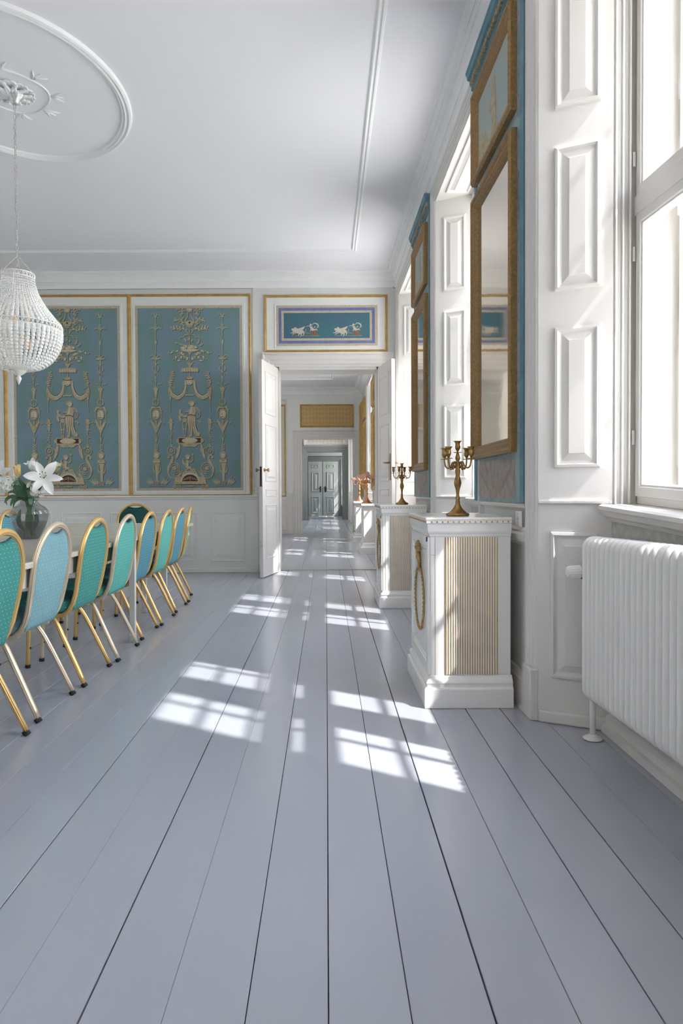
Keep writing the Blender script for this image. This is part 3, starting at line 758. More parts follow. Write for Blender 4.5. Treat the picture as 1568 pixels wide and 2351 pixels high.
def mural_design(D):
    # side candelabra columns
    for dx in (0, 693):
        X = lambda x: x + dx
        for sg in (-1, 1):
            for (h, r, t) in ((0, 46, 300), (16, 52, 318), (44, 30, 345)):
                D.stroke([(X(290), 352), (X(290 + sg * r * .45), t), (X(290 + sg * r), t + 22)], [7, 6, 2], 'sage')
            D.stroke([(X(291), 478), (X(291 + sg * 30), 460), (X(291 + sg * 62), 470)], [8, 3], 'sage')
            for q in range(6): D.ell(X(291 + sg * (14 + 9 * q)), 455 + 2 * q - 6 * (q % 2), 5, 6, 'sage', n=6)
            D.stroke([(X(292), 640), (X(292 + sg * 8), 590), (X(292 + sg * 20), 548)], [9, 8, 2], 'sage')
            D.stroke([(X(293), 762), (X(293 + sg * 28), 735), (X(293 + sg * 48), 736), (X(293 + sg * 64), 756)], [6, 9, 2], 'tan')
            D.stroke([(X(293), 840), (X(293 + sg * 16), 812), (X(293 + sg * 34), 822)], [5, 8, 2], 'sage')
            D.stroke([(X(293), 905), (X(293 + sg * 27), 885), (X(293 + sg * 30), 858), (X(293 + sg * 18), 846)], [5, 9, 5], 'tan')
            D.stroke([(X(294), 900), (X(294 + sg * 20), 930), (X(294), 962)], 5, 'tan')
            D.stroke([(X(294), 962), (X(294 + sg * 12), 982), (X(294), 1002)], 4, 'sage')
            D.stroke([(X(295), 1070), (X(295 + sg * 26), 1030), (X(295 + sg * 60), 1022)], [6, 2], 'sage')
            for q in range(5): D.stroke([(X(295 + sg * (22 + 8 * q)), 1032 - q), (X(295 + sg * (26 + 9 * q)), 1016 - q)], 3, 'sage', 2)
            D.stroke([(X(296), 1272), (X(296 + sg * 36), 1262), (X(296 + sg * 54), 1300), (X(296 + sg * 50), 1335)], [4, 22, 12, 3], 'tan')
            D.stroke([(X(297 + sg * 52), 1370), (X(297 + sg * 58), 1300), (X(297 + sg * 78), 1276)], [3, 6, 3], 'sage')
            D.stroke([(X(298 + sg * 56), 1300), (X(298 + sg * 60), 1350), (X(298 + sg * 40), 1400)], 3, 'sage')
            D.stroke([(X(300), 1520), (X(300 + sg * 22), 1450), (X(300 + sg * 46), 1405), (X(300 + sg * 48), 1380)], [8, 30, 18, 3], 'tan')
            for q in range(5): D.ell(X(300 + sg * (56 + 8 * q)), 1420 + (q % 3) * 9 - 12, 6, 5, 'sage', n=6)
            D.stroke([(X(302), 1610), (X(302 + sg * 10), 1570), (X(302 + sg * 22), 1532)], [8, 7, 2], 'sage')
            for q in range(6):
                D.leaf(X(304 + sg * (4 + 4 * (q % 2))), 1640 + q * 14, 90 - sg * 60, 18, 9, 'sage')
            for q in range(7):
                D.leaf(X(316 + sg * (40 + 6 * q)), 2052, 90 - sg * (4 + 7 * q) , 60 + 45 * ((q * 37) % 5) / 4, 11, 'tan' if q % 2 else 'sage')
        D.stroke([(X(290), 340), (X(291), 700), (X(293), 1060)], [5, 8, 6], 'sage')
        for q in range(9): D.ell(X(291 + (q % 3 - 1) * 9), 425 + (q // 3) * 18, 6, 7, 'sage', n=6)
        D.poly([(X(272), 600), (X(312), 600), (X(298), 690), (X(286), 690)], 'sage') if False else None
        D.stroke([(X(291), 600), (X(292), 640)], [14, 8], 'tan')
        D.ell(X(292), 768, 50, 10, 'tan')
        D.stroke([(X(293), 780), (X(293), 850)], [12, 8], 'tan')
        D.poly([(X(262), 1052), (X(280), 1066), (X(294), 1056), (X(310), 1066), (X(326), 1052), (X(310), 1100), (X(302), 1168), (X(290), 1168), (X(280), 1100)], 'tan')
        D.ring(X(296), 1208, 32, 34, 8, 'tan'); D.ring(X(296), 1208, 22, 24, 3, 'sage')
        D.stroke([(X(296), 1180), (X(297), 1280)], 5, 'sage')
        D.ell(X(298), 1332, 41, 54, 'tan', n=20); D.ell(X(298), 1332, 34, 46, 'brown', n=20, shadow=False); D.ell(X(298), 1332, 31, 43, 'light', n=20, shadow=False)
        D.stroke([(X(292), 1304), (X(290), 1335), (X(296), 1360)], [6, 12, 6], 'tan', shadow=False); D.stroke([(X(278), 1362), (X(312), 1362)], 5, 'brown', 2, shadow=False)
        D.stroke([(X(299), 1395), (X(300), 1500), (X(302), 1720)], [18, 8, 5], 'tan')
        for q in range(7): D.leaf(X(304), 1648 + q * 12, 90 + (50 if q % 2 else -50), 22, 11, 'tan')
        D.ell(X(303), 1752, 31, 34, 'tan')
        for q in range(9): D.ell(X(303 + 28 * math.cos(R(180 + q * 22.5))), 1745 + 26 * math.sin(R(180 + q * 22.5)), 8, 8, 'tan', n=7)
        D.ell(X(303), 1755, 19, 22, 'light', shadow=False)
        for ex in (-7, 7): D.ell(X(303 + ex), 1752, 3, 2, 'brown', n=6, shadow=False)
        D.stroke([(X(296), 1768), (X(310), 1768)], 3, 'brown', 2, shadow=False)
        D.poly([(X(272), 1786), (X(340), 1786), (X(346), 1826), (X(336), 1842), (X(276), 1842), (X(266), 1826)], 'tan')
        D.stroke([(X(276), 1806), (X(305), 1822), (X(338), 1808)], 6, 'light', shadow=False); D.stroke([(X(274), 1828), (X(340), 1828)], 4, 'brown', 2, shadow=False)
        D.poly([(X(286), 1842), (X(336), 1842), (X(330), 1900), (X(322), 2000), (X(330), 2016), (X(292), 2016), (X(300), 2000), (X(294), 1900)], 'tan')
        D.stroke([(X(274), 1845), (X(276), 1900), (X(300), 1925), (X(334), 1925), (X(346), 1895), (X(344), 1845)], [5, 12, 14, 12, 5], 'tan')
        D.stroke([(X(306), 1850), (X(308), 1990)], 5, 'light', 2, shadow=False)
        for ex in (-12, 12): D.ell(X(312 + ex), 2032, 15, 22, 'tan'); D.ring(X(312 + ex), 2032, 8, 12, 4, 'brown')
        D.stroke([(X(216), 2056), (X(310), 2060), (X(406), 2056)], 5, 'sage')
    # central tower
    D.mir = 640 - 0
    D.stroke([(622, 300), (621, 345), (600, 382), (610, 425), (640, 436)], [8, 9, 12, 10, 8], 'tan')
    D.spray([(634, 522), (585, 455), (566, 395), (560, 320), (575, 275)], 12, 30, 15, 'tan', 3, 5)
    D.spray([(600, 478), (545, 465), (500, 460), (462, 462)], 9, 30, 17, 'tan', 4, 4, 7)
    D.spray([(566, 400), (530, 380), (495, 372)], 6, 30, 17, 'tan', 5, 4, 6)
    D.spray([(562, 320), (540, 290), (525, 268)], 4, 26, 12, 'tan', 6)
    D.stroke([(634, 528), (596, 532), (578, 552), (552, 552), (540, 572)], [4, 10, 4, 9, 3], 'tan')
    D.spray([(640, 800), (600, 745), (560, 715), (500, 690), (440, 715)], 11, 24, 13, 'tan', 7, 4, 9)
    D.spray([(630, 775), (570, 755), (530, 790)], 7, 24, 13, 'tan', 8, 4, 10)
    D.spray([(560, 715), (520, 745), (485, 775)], 5, 20, 11, 'tan', 9, 3, 9)
    D.stroke([(640, 820), (615, 805), (600, 812)], [10, 8, 2], 'tan')
    # draperies
    D.stroke([(606, 985), (600, 1060), (575, 1130), (520, 1165), (470, 1140), (445, 1090), (432, 1060)], [22, 30, 36, 40, 34, 22, 10], 'tan')
    D.stroke([(604, 1000), (590, 1090), (530, 1150), (470, 1120)], [4, 7, 8, 3], 'light', shadow=False)
    D.stroke([(596, 1030), (570, 1110), (520, 1140), (480, 1112)], [3, 4, 3], 'brown', shadow=False)
    D.poly([(428, 1058), (446, 1058), (462, 1100), (450, 1140), (458, 1170), (446, 1200), (436, 1170), (428, 1120)], 'tan')
    D.stroke([(441, 1080), (440, 1160)], [2, 6], 'rust', 3, shadow=False)
    D.stroke([(446, 1195), (444, 1255), (445, 1285)], [9, 4, 4], 'tan'); D.stroke([(445, 1280), (445, 1305)], [5, 12], 'sage')
    D.spray([(436, 1055), (448, 1000), (462, 950), (466, 905)], 13, 28, 15, 'tan', 10, 6)
    D.stroke([(446, 1045), (470, 1062), (482, 1058), (494, 1086)], [8, 4, 6, 3], 'tan')
    D.stroke([(632, 1045), (612, 1110), (600, 1150)], 4, 'sage')
    # torches and vines
    D.ell(452, 1396, 19, 20, 'tan'); D.stroke([(452, 1385), (448, 1365), (452, 1348)], [16, 9, 2], 'tan')
    D.ell(452, 1418, 36, 7, 'tan'); D.poly([(438, 1424), (470, 1424), (464, 1500), (458, 1505), (448, 1500)], 'tan')
    D.stroke([(456, 1500), (458, 1680)], 5, 'sage', 2)
    D.spray([(470, 1440), (440, 1480), (470, 1530), (440, 1580), (462, 1640)], 16, 17, 10, 'sage', 11, 2)
    for q in range(6): D.stroke([(458, 1672), (458 + (q - 2.5) * 8, 1640)], [5, 2], 'sage', 2)
    # scrolls
    D.ring(458, 1702, 40, 42, 7, 'tan'); D.ell(458, 1702, 19, 20, 'tan'); D.ring(458, 1702, 10, 10, 4, 'brown')
    for q in range(6): D.ell(458 + 17 * math.cos(q * 1.05), 1702 + 17 * math.sin(q * 1.05), 7, 7, 'tan', n=7)
    D.stroke([(495, 1668), (518, 1690), (520, 1720)], [5, 8, 4], 'tan')
    D.stroke([(545, 1640), (538, 1690), (522, 1750), (505, 1792)], [10, 34, 28, 3], 'tan'); D.stroke([(542, 1650), (532, 1700), (516, 1770)], 4, 'light', shadow=False)
    D.stroke([(430, 1772), (442, 1752), (465, 1756), (472, 1785), (455, 1830), (430, 1875), (428, 1925), (452, 1975), (500, 1988), (545, 1972)], [16, 12, 16, 22, 26, 24, 16, 9, 7, 5], 'tan')
    D.ell(432, 1772, 12, 12, 'tan', n=9)
    D.stroke([(462, 1790), (442, 1850), (436, 1910)], [3, 6, 2], 'light', shadow=False)
    D.ring(492, 1884, 56, 58, 8, 'tan', -200, 100); D.ring(492, 1884, 40, 40, 6, 'tan', -180, 130); D.ell(492, 1884, 15, 15, 'tan')
    for q in range(5): D.ell(492 + 17 * math.cos(q * 1.26), 1884 + 17 * math.sin(q * 1.26), 9, 9, 'tan', n=7)
    D.stroke([(460, 2000), (520, 2008)], [2, 4], 'sage')
    # altar block
    D.stroke([(560, 1925), (535, 1960), (520, 1965)], [26, 22, 8], 'tan'); D.ell(560, 1920, 17, 17, 'tan'); D.ring(560, 1920, 9, 9, 3, 'brown')
    for fx in (500, 545): D.ell(fx - 3, 2072, 19, 22, 'tan'); D.ring(fx - 3, 2074, 9, 12, 4, 'brown')
    D.mir = None
    D.poly([(488, 2048), (500, 1972), (560, 1968), (588, 1912), (716, 1912), (746, 1968), (810, 1972), (826, 2048)], 'tan')
    D.ell(655, 2018, 96, 88, 'light', a0=180, a1=360, shadow=False); D.ell(655, 2020, 84, 74, 'pbrown' if False else 'brown', a0=180, a1=360, shadow=False)
    for q in range(5):
        for sg in (-1, 1): D.ring(655 + sg * (14 + 14 * q), 2000 - (4 - q) * 5, 7, 10 - q, 3, 'tan')
    D.stroke([(655, 2012), (655, 1962)], 5, 'tan', 2, shadow=False)
    D.stroke([(490, 2040), (826, 2040)], 12, 'tan', 2); D.stroke([(495, 2046), (820, 2046)], 3, 'brown', 2, shadow=False)
    D.stroke([(566, 2020), (746, 2020)], 5, 'light', 2, shadow=False)
    for q in range(5): D.ell(655 + (q - 2) * 17, 2064, 10, 10 - abs(q - 2) * 1.5, 'tan', n=8)
    # cherub
    D.stroke([(612, 1860), (590, 1835), (580, 1800), (592, 1785)], [10, 22, 18, 4], 'tan')
    D.stroke([(634, 1800), (622, 1840), (618, 1880)], [30, 38, 34], 'tan'); D.ell(630, 1772, 20, 22, 'tan')
    for q in range(7): D.ell(630 + 19 * math.cos(R(180 + q * 30)), 1762 + 17 * math.sin(R(180 + q * 30)), 8, 8, 'tan', n=7)
    D.ell(634, 1775, 11, 13, 'light', shadow=False)
    D.stroke([(640, 1812), (664, 1822), (682, 1796), (682, 1752)], [14, 12, 8, 3], 'tan'); D.ell(682, 1742, 11, 11, 'tan', n=8)
    D.stroke([(622, 1885), (655, 1876), (672, 1915)], [32, 24, 12], 'tan'); D.stroke([(614, 1888), (612, 1912)], [24, 14], 'tan')
    D.stroke([(626, 1806), (632, 1870)], [6, 10], 'light', shadow=False)
    for q in range(5): D.ell(672 + q * 9, 1895 - abs(q - 2) * -4, 8, 12, 'tan', n=7)
    # plaque
    D.ell(524, 1602, 18, 22, 'tan'); D.ell(778, 1602, 18, 22, 'tan')
    D.poly([(530, 1566), (772, 1566), (772, 1640), (530, 1640)], 'tan'); D.poly([(538, 1576), (764, 1576), (764, 1624), (538, 1624)], 'brown', False)
    D.ell(650, 1600, 84, 28, 'tan', n=24, shadow=False); D.ell(650, 1600, 76, 22, 'light', n=24, shadow=False)
    for sg in (-1, 1):
        D.ring(650 + sg * 22, 1600, 18, 11, 3, 'tan'); D.ring(650 + sg * 48, 1600, 12, 9, 3, 'tan')
    D.stroke([(565, 1642), (650, 1652), (735, 1642)], [12, 20, 12], 'tan')
    for q in range(7): D.ell(590 + q * 20, 1654 + (4 if q % 2 else 0), 12, 10, 'tan', n=8)
    # little altar beside the standing figure
    D.poly([(568, 1410), (580, 1410), (598, 1560), (590, 1560)], 'tan'); D.poly([(612, 1410), (624, 1410), (610, 1560), (600, 1560)], 'tan')
    D.poly([(572, 1480), (618, 1480), (616, 1490), (574, 1490)], 'tan'); D.ell(595, 1395, 24, 22, 'tan'); D.ell(597, 1352, 28, 12, 'tan')
    D.stroke([(562, 1400), (545, 1370), (550, 1330), (545, 1300)], [16, 26, 24, 14], 'tan'); D.ell(548, 1298, 16, 15, 'tan'); D.ell(560, 1340, 18, 16, 'tan')
    # standing figure
    D.stroke([(706, 1262), (742, 1290), (756, 1330), (742, 1362), (705, 1376)], [16, 10, 8, 8, 5], 'tan'); D.stroke([(708, 1285), (732, 1310), (735, 1345)], [8, 6, 3], 'tan')
    D.stroke([(720, 1400), (748, 1408), (762, 1420)], [8, 12, 14], 'tan')
    D.poly([(636, 1280), (668, 1252), (704, 1262), (716, 1300), (704, 1340), (712, 1390), (714, 1450), (730, 1500), (756, 1530), (750, 1556), (716, 1552), (690, 1520), (680, 1470), (672, 1560), (650, 1560), (640, 1470), (622, 1400), (626, 1350), (640, 1320)], 'tan')
    D.stroke([(698, 1272), (704, 1298), (670, 1310), (620, 1306), (592, 1312)], [20, 20, 16, 12, 8], 'tan')
    D.ell(668, 1226, 26, 27, 'tan'); D.ell(664, 1218, 30, 20, 'tan', -10)
    for q in range(7): D.ell(664 + 28 * math.cos(R(170 + q * 30)), 1222 + 22 * math.sin(R(170 + q * 30)), 9, 8, 'tan', n=7)
    D.ell(676, 1228, 14, 17, 'light', shadow=False); D.ell(672, 1224, 3, 2, 'brown', n=6, shadow=False)
    D.stroke([(668, 1262), (660, 1300), (652, 1330)], [16, 20, 12], 'light', shadow=False)
    D.stroke([(626, 1345), (665, 1338), (708, 1352)], 7, 'brown', shadow=False)
    for k_, (xx, yy) in enumerate(((640, 1360), (658, 1356), (676, 1360), (696, 1368))):
        D.stroke([(xx, yy), (xx + 4, yy + 70), (xx + 6 + k_ * 8, yy + 150)], [9, 7, 4], 'light', shadow=False)
        D.stroke([(xx + 9, yy), (xx + 13, yy + 70), (xx + 15 + k_ * 8, yy + 150)], [2, 4, 3], 'brown', shadow=False)
    D.ell(652, 1552, 10, 10, 'tan'); D.ell(734, 1548, 22, 9, 'tan')
    # canopy, mask, basket, lyre urn
    for q in range(7): D.ell(574 + q * 25, 885 - (6 - abs(q - 3) * 2), 17, 28 - abs(q - 3) * 2, 'tan')
    for q in range(7): D.stroke([(570 + q * 25, 865), (568 + q * 25, 895)], [4, 7], 'light', 3, shadow=False)
    D.poly([(612, 808), (628, 822), (648, 812), (668, 822), (684, 808), (664, 838), (656, 856), (640, 856), (632, 838)], 'tan')
    D.stroke([(648, 912), (646, 950)], [6, 14], 'tan', 3)
    D.ell(644, 1000, 38, 40, 'tan'); D.ell(644, 974, 34, 26, 'tan'); D.ell(645, 1006, 24, 26, 'light', shadow=False)
    D.stroke([(604, 975), (644, 984), (686, 975)], 7, 'brown', shadow=False)
    for ex in (-11, 11): D.stroke([(645 + ex - 6, 1004), (645 + ex + 6, 1004)], 4, 'brown', 2, shadow=False)
    D.stroke([(634, 1022), (656, 1022)], 4, 'brown', 2, shadow=False)
    D.stroke([(600, 1140), (690, 1140)], 12, 'sage', 2)
    for q in range(9): D.ell(603 + q * 10, 1134, 5, 5, 'tan', n=6)
    D.stroke([(642, 455), (645, 560), (647, 820)], [7, 6, 8], 'tan')
    D.ell(642, 405, 44, 20, 'tan'); D.poly([(606, 410), (680, 410), (658, 438), (630, 438)], 'tan'); D.ell(642, 448, 34, 6, 'tan'); D.ell(642, 404, 10, 10, 'brown', shadow=False)
    D.ell(640, 276, 26, 20, 'tan')
    for q in range(8): D.ell(640 + 24 * math.cos(q * .785), 274 + 18 * math.sin(q * .785), 11, 10, 'tan', n=8)
    D.ell(640, 276, 9, 8, 'light', shadow=False)
    D.poly([(560, 682), (738, 682), (700, 700), (664, 705), (656, 726), (638, 726), (630, 705), (590, 700)], 'tan')
    D.ell(648, 682, 92, 9, 'light', n=20)
    rnd = random.Random(5)
    for q in range(22):
        t = rnd.uniform(-1, 1); D.ell(640 + t * 76, 668 - rnd.uniform(0, 36) * (1 - abs(t) * .6), rnd.uniform(11, 18), rnd.uniform(10, 15), 'tan' if q % 3 else 'light', n=9)
    for q, (xx, yy, an) in enumerate(((590, 645, 130), (570, 632, 150), (520, 612, 170), (610, 600, 110), (630, 592, 95), (660, 600, 60), (720, 620, 40), (745, 640, 20), (760, 632, 35), (735, 600, 60), (600, 585, 130), (640, 580, 90))):
        D.leaf(xx, yy, an, 32, 18, 'tan')
    D.stroke([(590, 640), (545, 628), (515, 612)], [6, 4], 'sage')

FBm = FBK(Y1)
# painting rectangles
pa, pb, pz0, pz1 = rect_back(310, 702.5, 559, 1125.5)
pitchx = (gx[2] - gx[1])
PW = pb - pa
la, lb, _, _ = rect_back(31, 702.5, 278, 1125.5)
shared_orn = None
PCOL = [M['pshadow'], M['tan'], M['tanlight'], M['pbrown'], M['sage'], M['cream'], M['rust']]
for i, (a, lab) in enumerate(((pa, 'tall blue-green grotesque wall painting on the back wall, beside the doorway'), ((la + lb) / 2 - PW / 2, 'tall blue-green grotesque wall painting partly hidden by chandelier and lilies'))):
    t = thing('wall_painting', lab, 'painting', (a, Y1, pz0), 0, 'tall painted wall panels')
    loc = lambda u, v, c: Vector((u, -c, v))
    H_ = pz1 - pz0
    build(MB(loc).loft(0.03, PW - 0.03, 0.03, H_ - 0.03, [(0, 0.004), (0, 0.008)], True), 'canvas', M['canvas'], t, world=False)
    build(MB(loc).loft(0, PW, 0, H_, [(0, 0.004), (0, 0.0095), (0.032, 0.0095), (0.032, 0.0075)], False), 'painted_border', M['border'], t, world=False)
    build(MB(loc).loft(-0.030, PW + 0.030, -0.030, H_ + 0.030, [(0, 0.002), (0.003, 0.013), (0.010, 0.015), (0.016, 0.010), (0.026, 0.014), (0.031, 0.008)], False), 'white_moulding', M['wall'], t, world=False)
    if shared_orn is None:
        D = Draw(loc, 0, PW, 0, H_, base=0.008)
        mural_design(D)
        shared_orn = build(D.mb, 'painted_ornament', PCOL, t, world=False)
    else:
        c = shared_orn.copy(); COL.objects.link(c); c.parent = t
# the third, mostly outside the frame at the left: ground only
# over-door painting
a0, a1, z0, z1 = rect_back(634, 702, 866, 793.5)
t = thing('overdoor_painting', 'small horizontal blue painting of two chariots above the doorway', 'painting', (a0, Y1, z0))
loc = lambda u, v, c: Vector((u, -c, v)); W_ = a1 - a0; H_ = z1 - z0; q = W_ / 232.0
build(MB(loc).loft(-0.022, W_ + 0.022, -0.022, H_ + 0.022, [(0, 0.002), (0.003, 0.012), (0.014, 0.013), (0.022, 0.006)], False), 'white_moulding', M['wall'], t, world=False)
build(MB(loc).loft(0, W_, 0, H_, [(0, 0.003), (0, 0.0095), (5.4 * q, 0.0095)], False), 'outer_border', M['border'], t, world=False)
build(MB(loc).loft(5.4 * q, W_ - 5.4 * q, 5.4 * q, H_ - 5.4 * q, [(0, 0.003), (0, 0.0085), (6.6 * q, 0.0085)], False), 'violet_band', M['violet'], t, world=False)
build(MB(loc).loft(12 * q, W_ - 12 * q, 12 * q, H_ - 12 * q, [(0, 0.003), (0, 0.0095), (5.2 * q, 0.0095)], False), 'inner_border', M['border'], t, world=False)
build(MB(loc).loft(17 * q, W_ - 17 * q, 17 * q, H_ - 17 * q, [(0, 0.003), (0, 0.008)], True), 'canvas', M['canvas2'], t, world=False)
D = Draw(loc, 0, W_, 0, H_, base=0.008, skew=0, ox=217, oy=205, wid=1137, hei=450, sh=3)
for dx in (0, 482):
    X = lambda x: x + dx
    D.stroke([(X(388), 545), (X(700), 545)], [3, 5], 'sage', 2)
    # two running beasts
    for k_, (ex, ey) in enumerate(((0, 0), (-28, 12))):
        D.stroke([(X(440 + ex), 470 + ey), (X(480 + ex), 485 + ey), (X(525 + ex), 500 + ey)], [26, 34, 26], 'white'); D.ell(X(432 + ex), 462 + ey, 17, 14, 'white', 30)
        D.stroke([(X(440 + ex), 488 + ey), (X(415 + ex), 500 + ey), (X(402 + ex), 494 + ey)], [12, 7, 4], 'white'); D.stroke([(X(450 + ex), 495 + ey), (X(425 + ex), 522 + ey)], [12, 5], 'white')
        D.stroke([(X(520 + ex), 505 + ey), (X(528 + ex), 525 + ey), (X(515 + ex), 540 + ey)], [18, 9, 5], 'white'); D.stroke([(X(505 + ex), 508 + ey), (X(490 + ex), 530 + ey)], [16, 5], 'white')
    D.stroke([(X(525), 498), (X(545), 500), (X(552), 480), (X(542), 468)], [5, 4, 3], 'white')
    D.poly([(X(462), 482), (X(470), 460), (X(500), 452), (X(540), 436), (X(530), 462), (X(505), 482), (X(480), 500)], 'white')
    D.stroke([(X(445), 460), (X(462), 470), (X(480), 495), (X(495), 530)], 4, 'tan')
    # chariot
    D.ring(X(620), 512, 25, 25, 7, 'rust'); D.ring(X(620), 512, 6, 6, 5, 'rust')
    for k_ in range(3): D.stroke([(X(620 + 24 * math.cos(k_ * 1.05)), 512 + 24 * math.sin(k_ * 1.05)), (X(620 - 24 * math.cos(k_ * 1.05)), 512 - 24 * math.sin(k_ * 1.05))], 3, 'rust', 2)
    D.stroke([(X(535), 512), (X(600), 516)], 4, 'tan', 2); D.poly([(X(640), 488), (X(664), 486), (X(668), 515), (X(698), 536), (X(650), 536), (X(644), 510)], 'rust')
    # rider with billowing scarf
    D.stroke([(X(606), 440), (X(618), 462), (X(636), 482)], [24, 28, 30], 'white'); D.ell(X(604), 422, 12, 13, 'white'); D.stroke([(X(600), 440), (X(575), 432), (X(556), 440)], [9, 6, 4], 'white')
    D.stroke([(X(640), 478), (X(612), 470), (X(600), 492)], [20, 12, 6], 'white'); D.stroke([(X(640), 480), (X(666), 470), (X(678), 488)], [18, 12, 4], 'white')
    D.stroke([(X(618), 425), (X(645), 404), (X(680), 415), (X(690), 440), (X(672), 456)], [5, 9, 14, 12, 5], 'white'); D.stroke([(X(640), 450), (X(660), 442)], [14, 6], 'white')
    D.stroke([(X(560), 440), (X(520), 452)], 2, 'tan', 2)
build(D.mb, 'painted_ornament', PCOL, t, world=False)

# ---------------------------------------------------------------- blue pier panels with mirrors
def pier_panel(k, a0, lab):
    w_ = 1.02 if k == 0 else 1.0
    t = thing('pier_mirror', lab, 'wall panel', tuple(FW(a0, 0.98, 0)), WA, 'blue painted pier panels')
    loc = lambda a, b, c: Vector((-c, a - a0, b - 0.98))
    a1 = a0 + w_
    build(MB(loc).box(a0, a1, 0.982, 3.60, 0.0, 0.028), 'board', M['blue'], t, world=False, bevel=0.002)
    build(MB(loc).box(a0 - 0.002, a0 + 0.055, 0.985, 3.50, 0.028, 0.031), 'edge_band', M['blueedge'], t, world=False)
    build(MB(loc).box(a1 - 0.05, a1 + 0.002, 0.985, 3.50, 0.028, 0.031), 'edge_band', M['blueedge'], t, world=False)
    # cornice
    pr = [(0.028, 3.470), (0.036, 3.475), (0.036, 3.492), (0.046, 3.500), (0.046, 3.545), (0.070, 3.560), (0.075, 3.585), (0.080, 3.590), (0.080, 3.605), (0.0, 3.605)]
    n_ = len(pr)
    build(MB(loc).add([(a, b, c) for a in (a0 - 0.02, a1 + 0.02) for (c, b) in pr], [(i, i + 1, n_ + i + 1, n_ + i) for i in range(n_ - 1)] + [tuple(range(n_)), tuple(range(2 * n_ - 1, n_ - 1, -1))]), 'cornice', M['blueedge'], t, world=False)
    mb = MB(loc); nd = 34
    for i in range(nd):
        a = a0 + (i + 0.5) * w_ / nd; mb.add([(a - 0.010, 3.505, 0.046), (a + 0.002, 3.505, 0.046), (a + 0.011, 3.540, 0.046), (a - 0.001, 3.540, 0.046), (a - 0.010, 3.505, 0.062), (a + 0.002, 3.505, 0.062), (a + 0.011, 3.540, 0.062), (a - 0.001, 3.540, 0.062)],
            [(0, 3, 2, 1), (4, 5, 6, 7), (0, 1, 5, 4), (1, 2, 6, 5), (2, 3, 7, 6), (3, 0, 4, 7)])
    o = build(mb, 'dentil_row', M['tan'], t, world=False)
    # frames
    FP = [(0, 0.028), (0, 0.058), (0.012, 0.070), (0.022, 0.066), (0.030, 0.056), (0.046, 0.060), (0.058, 0.050), (0.064, 0.052), (0.074, 0.040), (0.078, 0.034)]
    f0, f1 = a0 + 0.11, a1 - 0.055
    fr_ = build(MB(loc).loft(f0, f1, 1.232, 2.79, FP, cap=False), 'mirror_frame', M['giltdark'], t, world=False)
    build(MB(loc).loft(f0 + 0.07, f1 - 0.07, 1.302, 2.72, [(0, 0.032), (0, 0.036)], True), 'mirror', M['mirror'], fr_, world=False)
    # bead row on the frame
    mb = MB(loc)
    for i in range(60):
        z = 1.27 + i * 0.0255
        for aa in (f0 + 0.038, f1 - 0.038): mb.ball((aa, z, 0.0575), 0.0055, 5, 4)
    build(mb, 'beading', M['giltdark'], fr_, world=False)['kind'] = 'stuff'
    fp = build(MB(loc).loft(f0 + 0.005, f1 - 0.005, 2.875, 3.415, FP, cap=False), 'picture_frame', M['giltdark'], t, world=False)
    build(MB(loc).loft(f0 + 0.07, f1 - 0.07, 2.945, 3.345, [(0, 0.032), (0, 0.035)], True), 'canvas', mat('faded_sky_canvas', (0.33, 0.43, 0.43), rough=0.7, noise=0.35, nscale=4, col2=(0.42, 0.40, 0.34)), fp, world=False)
    am = (f0 + f1) / 2
    D = Draw(loc, f0 + 0.07, f1 - 0.07, 2.945, 3.345, base=0.035, skew=0, ox=0, oy=0, wid=100, hei=100, sh=0)
    D.stroke([(50, 97), (48, 70), (50, 40), (49, 24)], [16, 12, 15, 8], 'tan'); D.ell(50, 19, 5, 7, 'tan'); D.stroke([(52, 34), (60, 46), (58, 58)], [5, 4, 3], 'tan')
    D.poly([(0, 100), (0, 90), (30, 93), (60, 86), (85, 74), (100, 68), (100, 100)], 'tan')
    D.stroke([(72, 84), (80, 70), (90, 64)], [10, 16, 8], 'tan')
    build(D.mb, 'painted_figure', PCOL, fp, world=False)
    # medallion below and thin tendrils on the right edge
    D = Draw(loc, f0, f1, 1.0, 1.215, base=0.0285, skew=0, ox=0, oy=0, wid=100, hei=100, sh=0)
    pts = []
    for (cx, cy, s0) in ((86, 84, 0), (14, 84, 90), (14, 16, 180), (86, 16, 270)):
        for j in range(4): pts.append((cx + 10 * math.cos(R(s0 + j * 30)), cy + 14 * math.sin(R(s0 + j * 30))))
    D.poly(pts, 'tan')
    for sg in (-1, 1):
        for j in range(9): D.stroke([(50 + sg * 3, 82 - 3 * j), (50 + sg * (12 + 2.6 * j), 80 - 5.5 * j), (50 + sg * (20 + 2 * j), 70 - 6 * j)], [.7, .6, .2], 'rust', 4); D.leaf(50 + sg * (14 + 2.6 * j), 78 - 5.5 * j, 90 - sg * 50, 7, 3, 'rust')
    D.stroke([(50, 88), (50, 15)], 0.5, 'rust', 2)
    build(D.mb, 'painted_medallion', [M['pshadow'], mat('faded_pink_ochre', (0.45, 0.39, 0.35), rough=0.8, noise=0.3, nscale=20), M['tanlight'], M['pbrown'], M['sage'], M['cream'], mat('faded_umber_line', (0.30, 0.24, 0.21), rough=.8)], t, world=False)
    D = Draw(loc, a0 + 0.058, f0 - 0.004, 1.2, 3.4, base=0.0285, skew=0, ox=0, oy=0, wid=100, hei=1000, sh=0)
    D.stroke([(50, 10), (50, 990)], 2.5, 'brown', 2)
    for j in range(22):
        y = 20 + j * 44
        for sg in (-1, 1): D.stroke([(50, y + 24), (50 + sg * 30, y + 10), (50 + sg * 36, y), (50 + sg * 16, y + 2)], [3.5, 3, 1.5], 'brown')
    D.ring(50, 420, 36, 40, 6, 'brown')
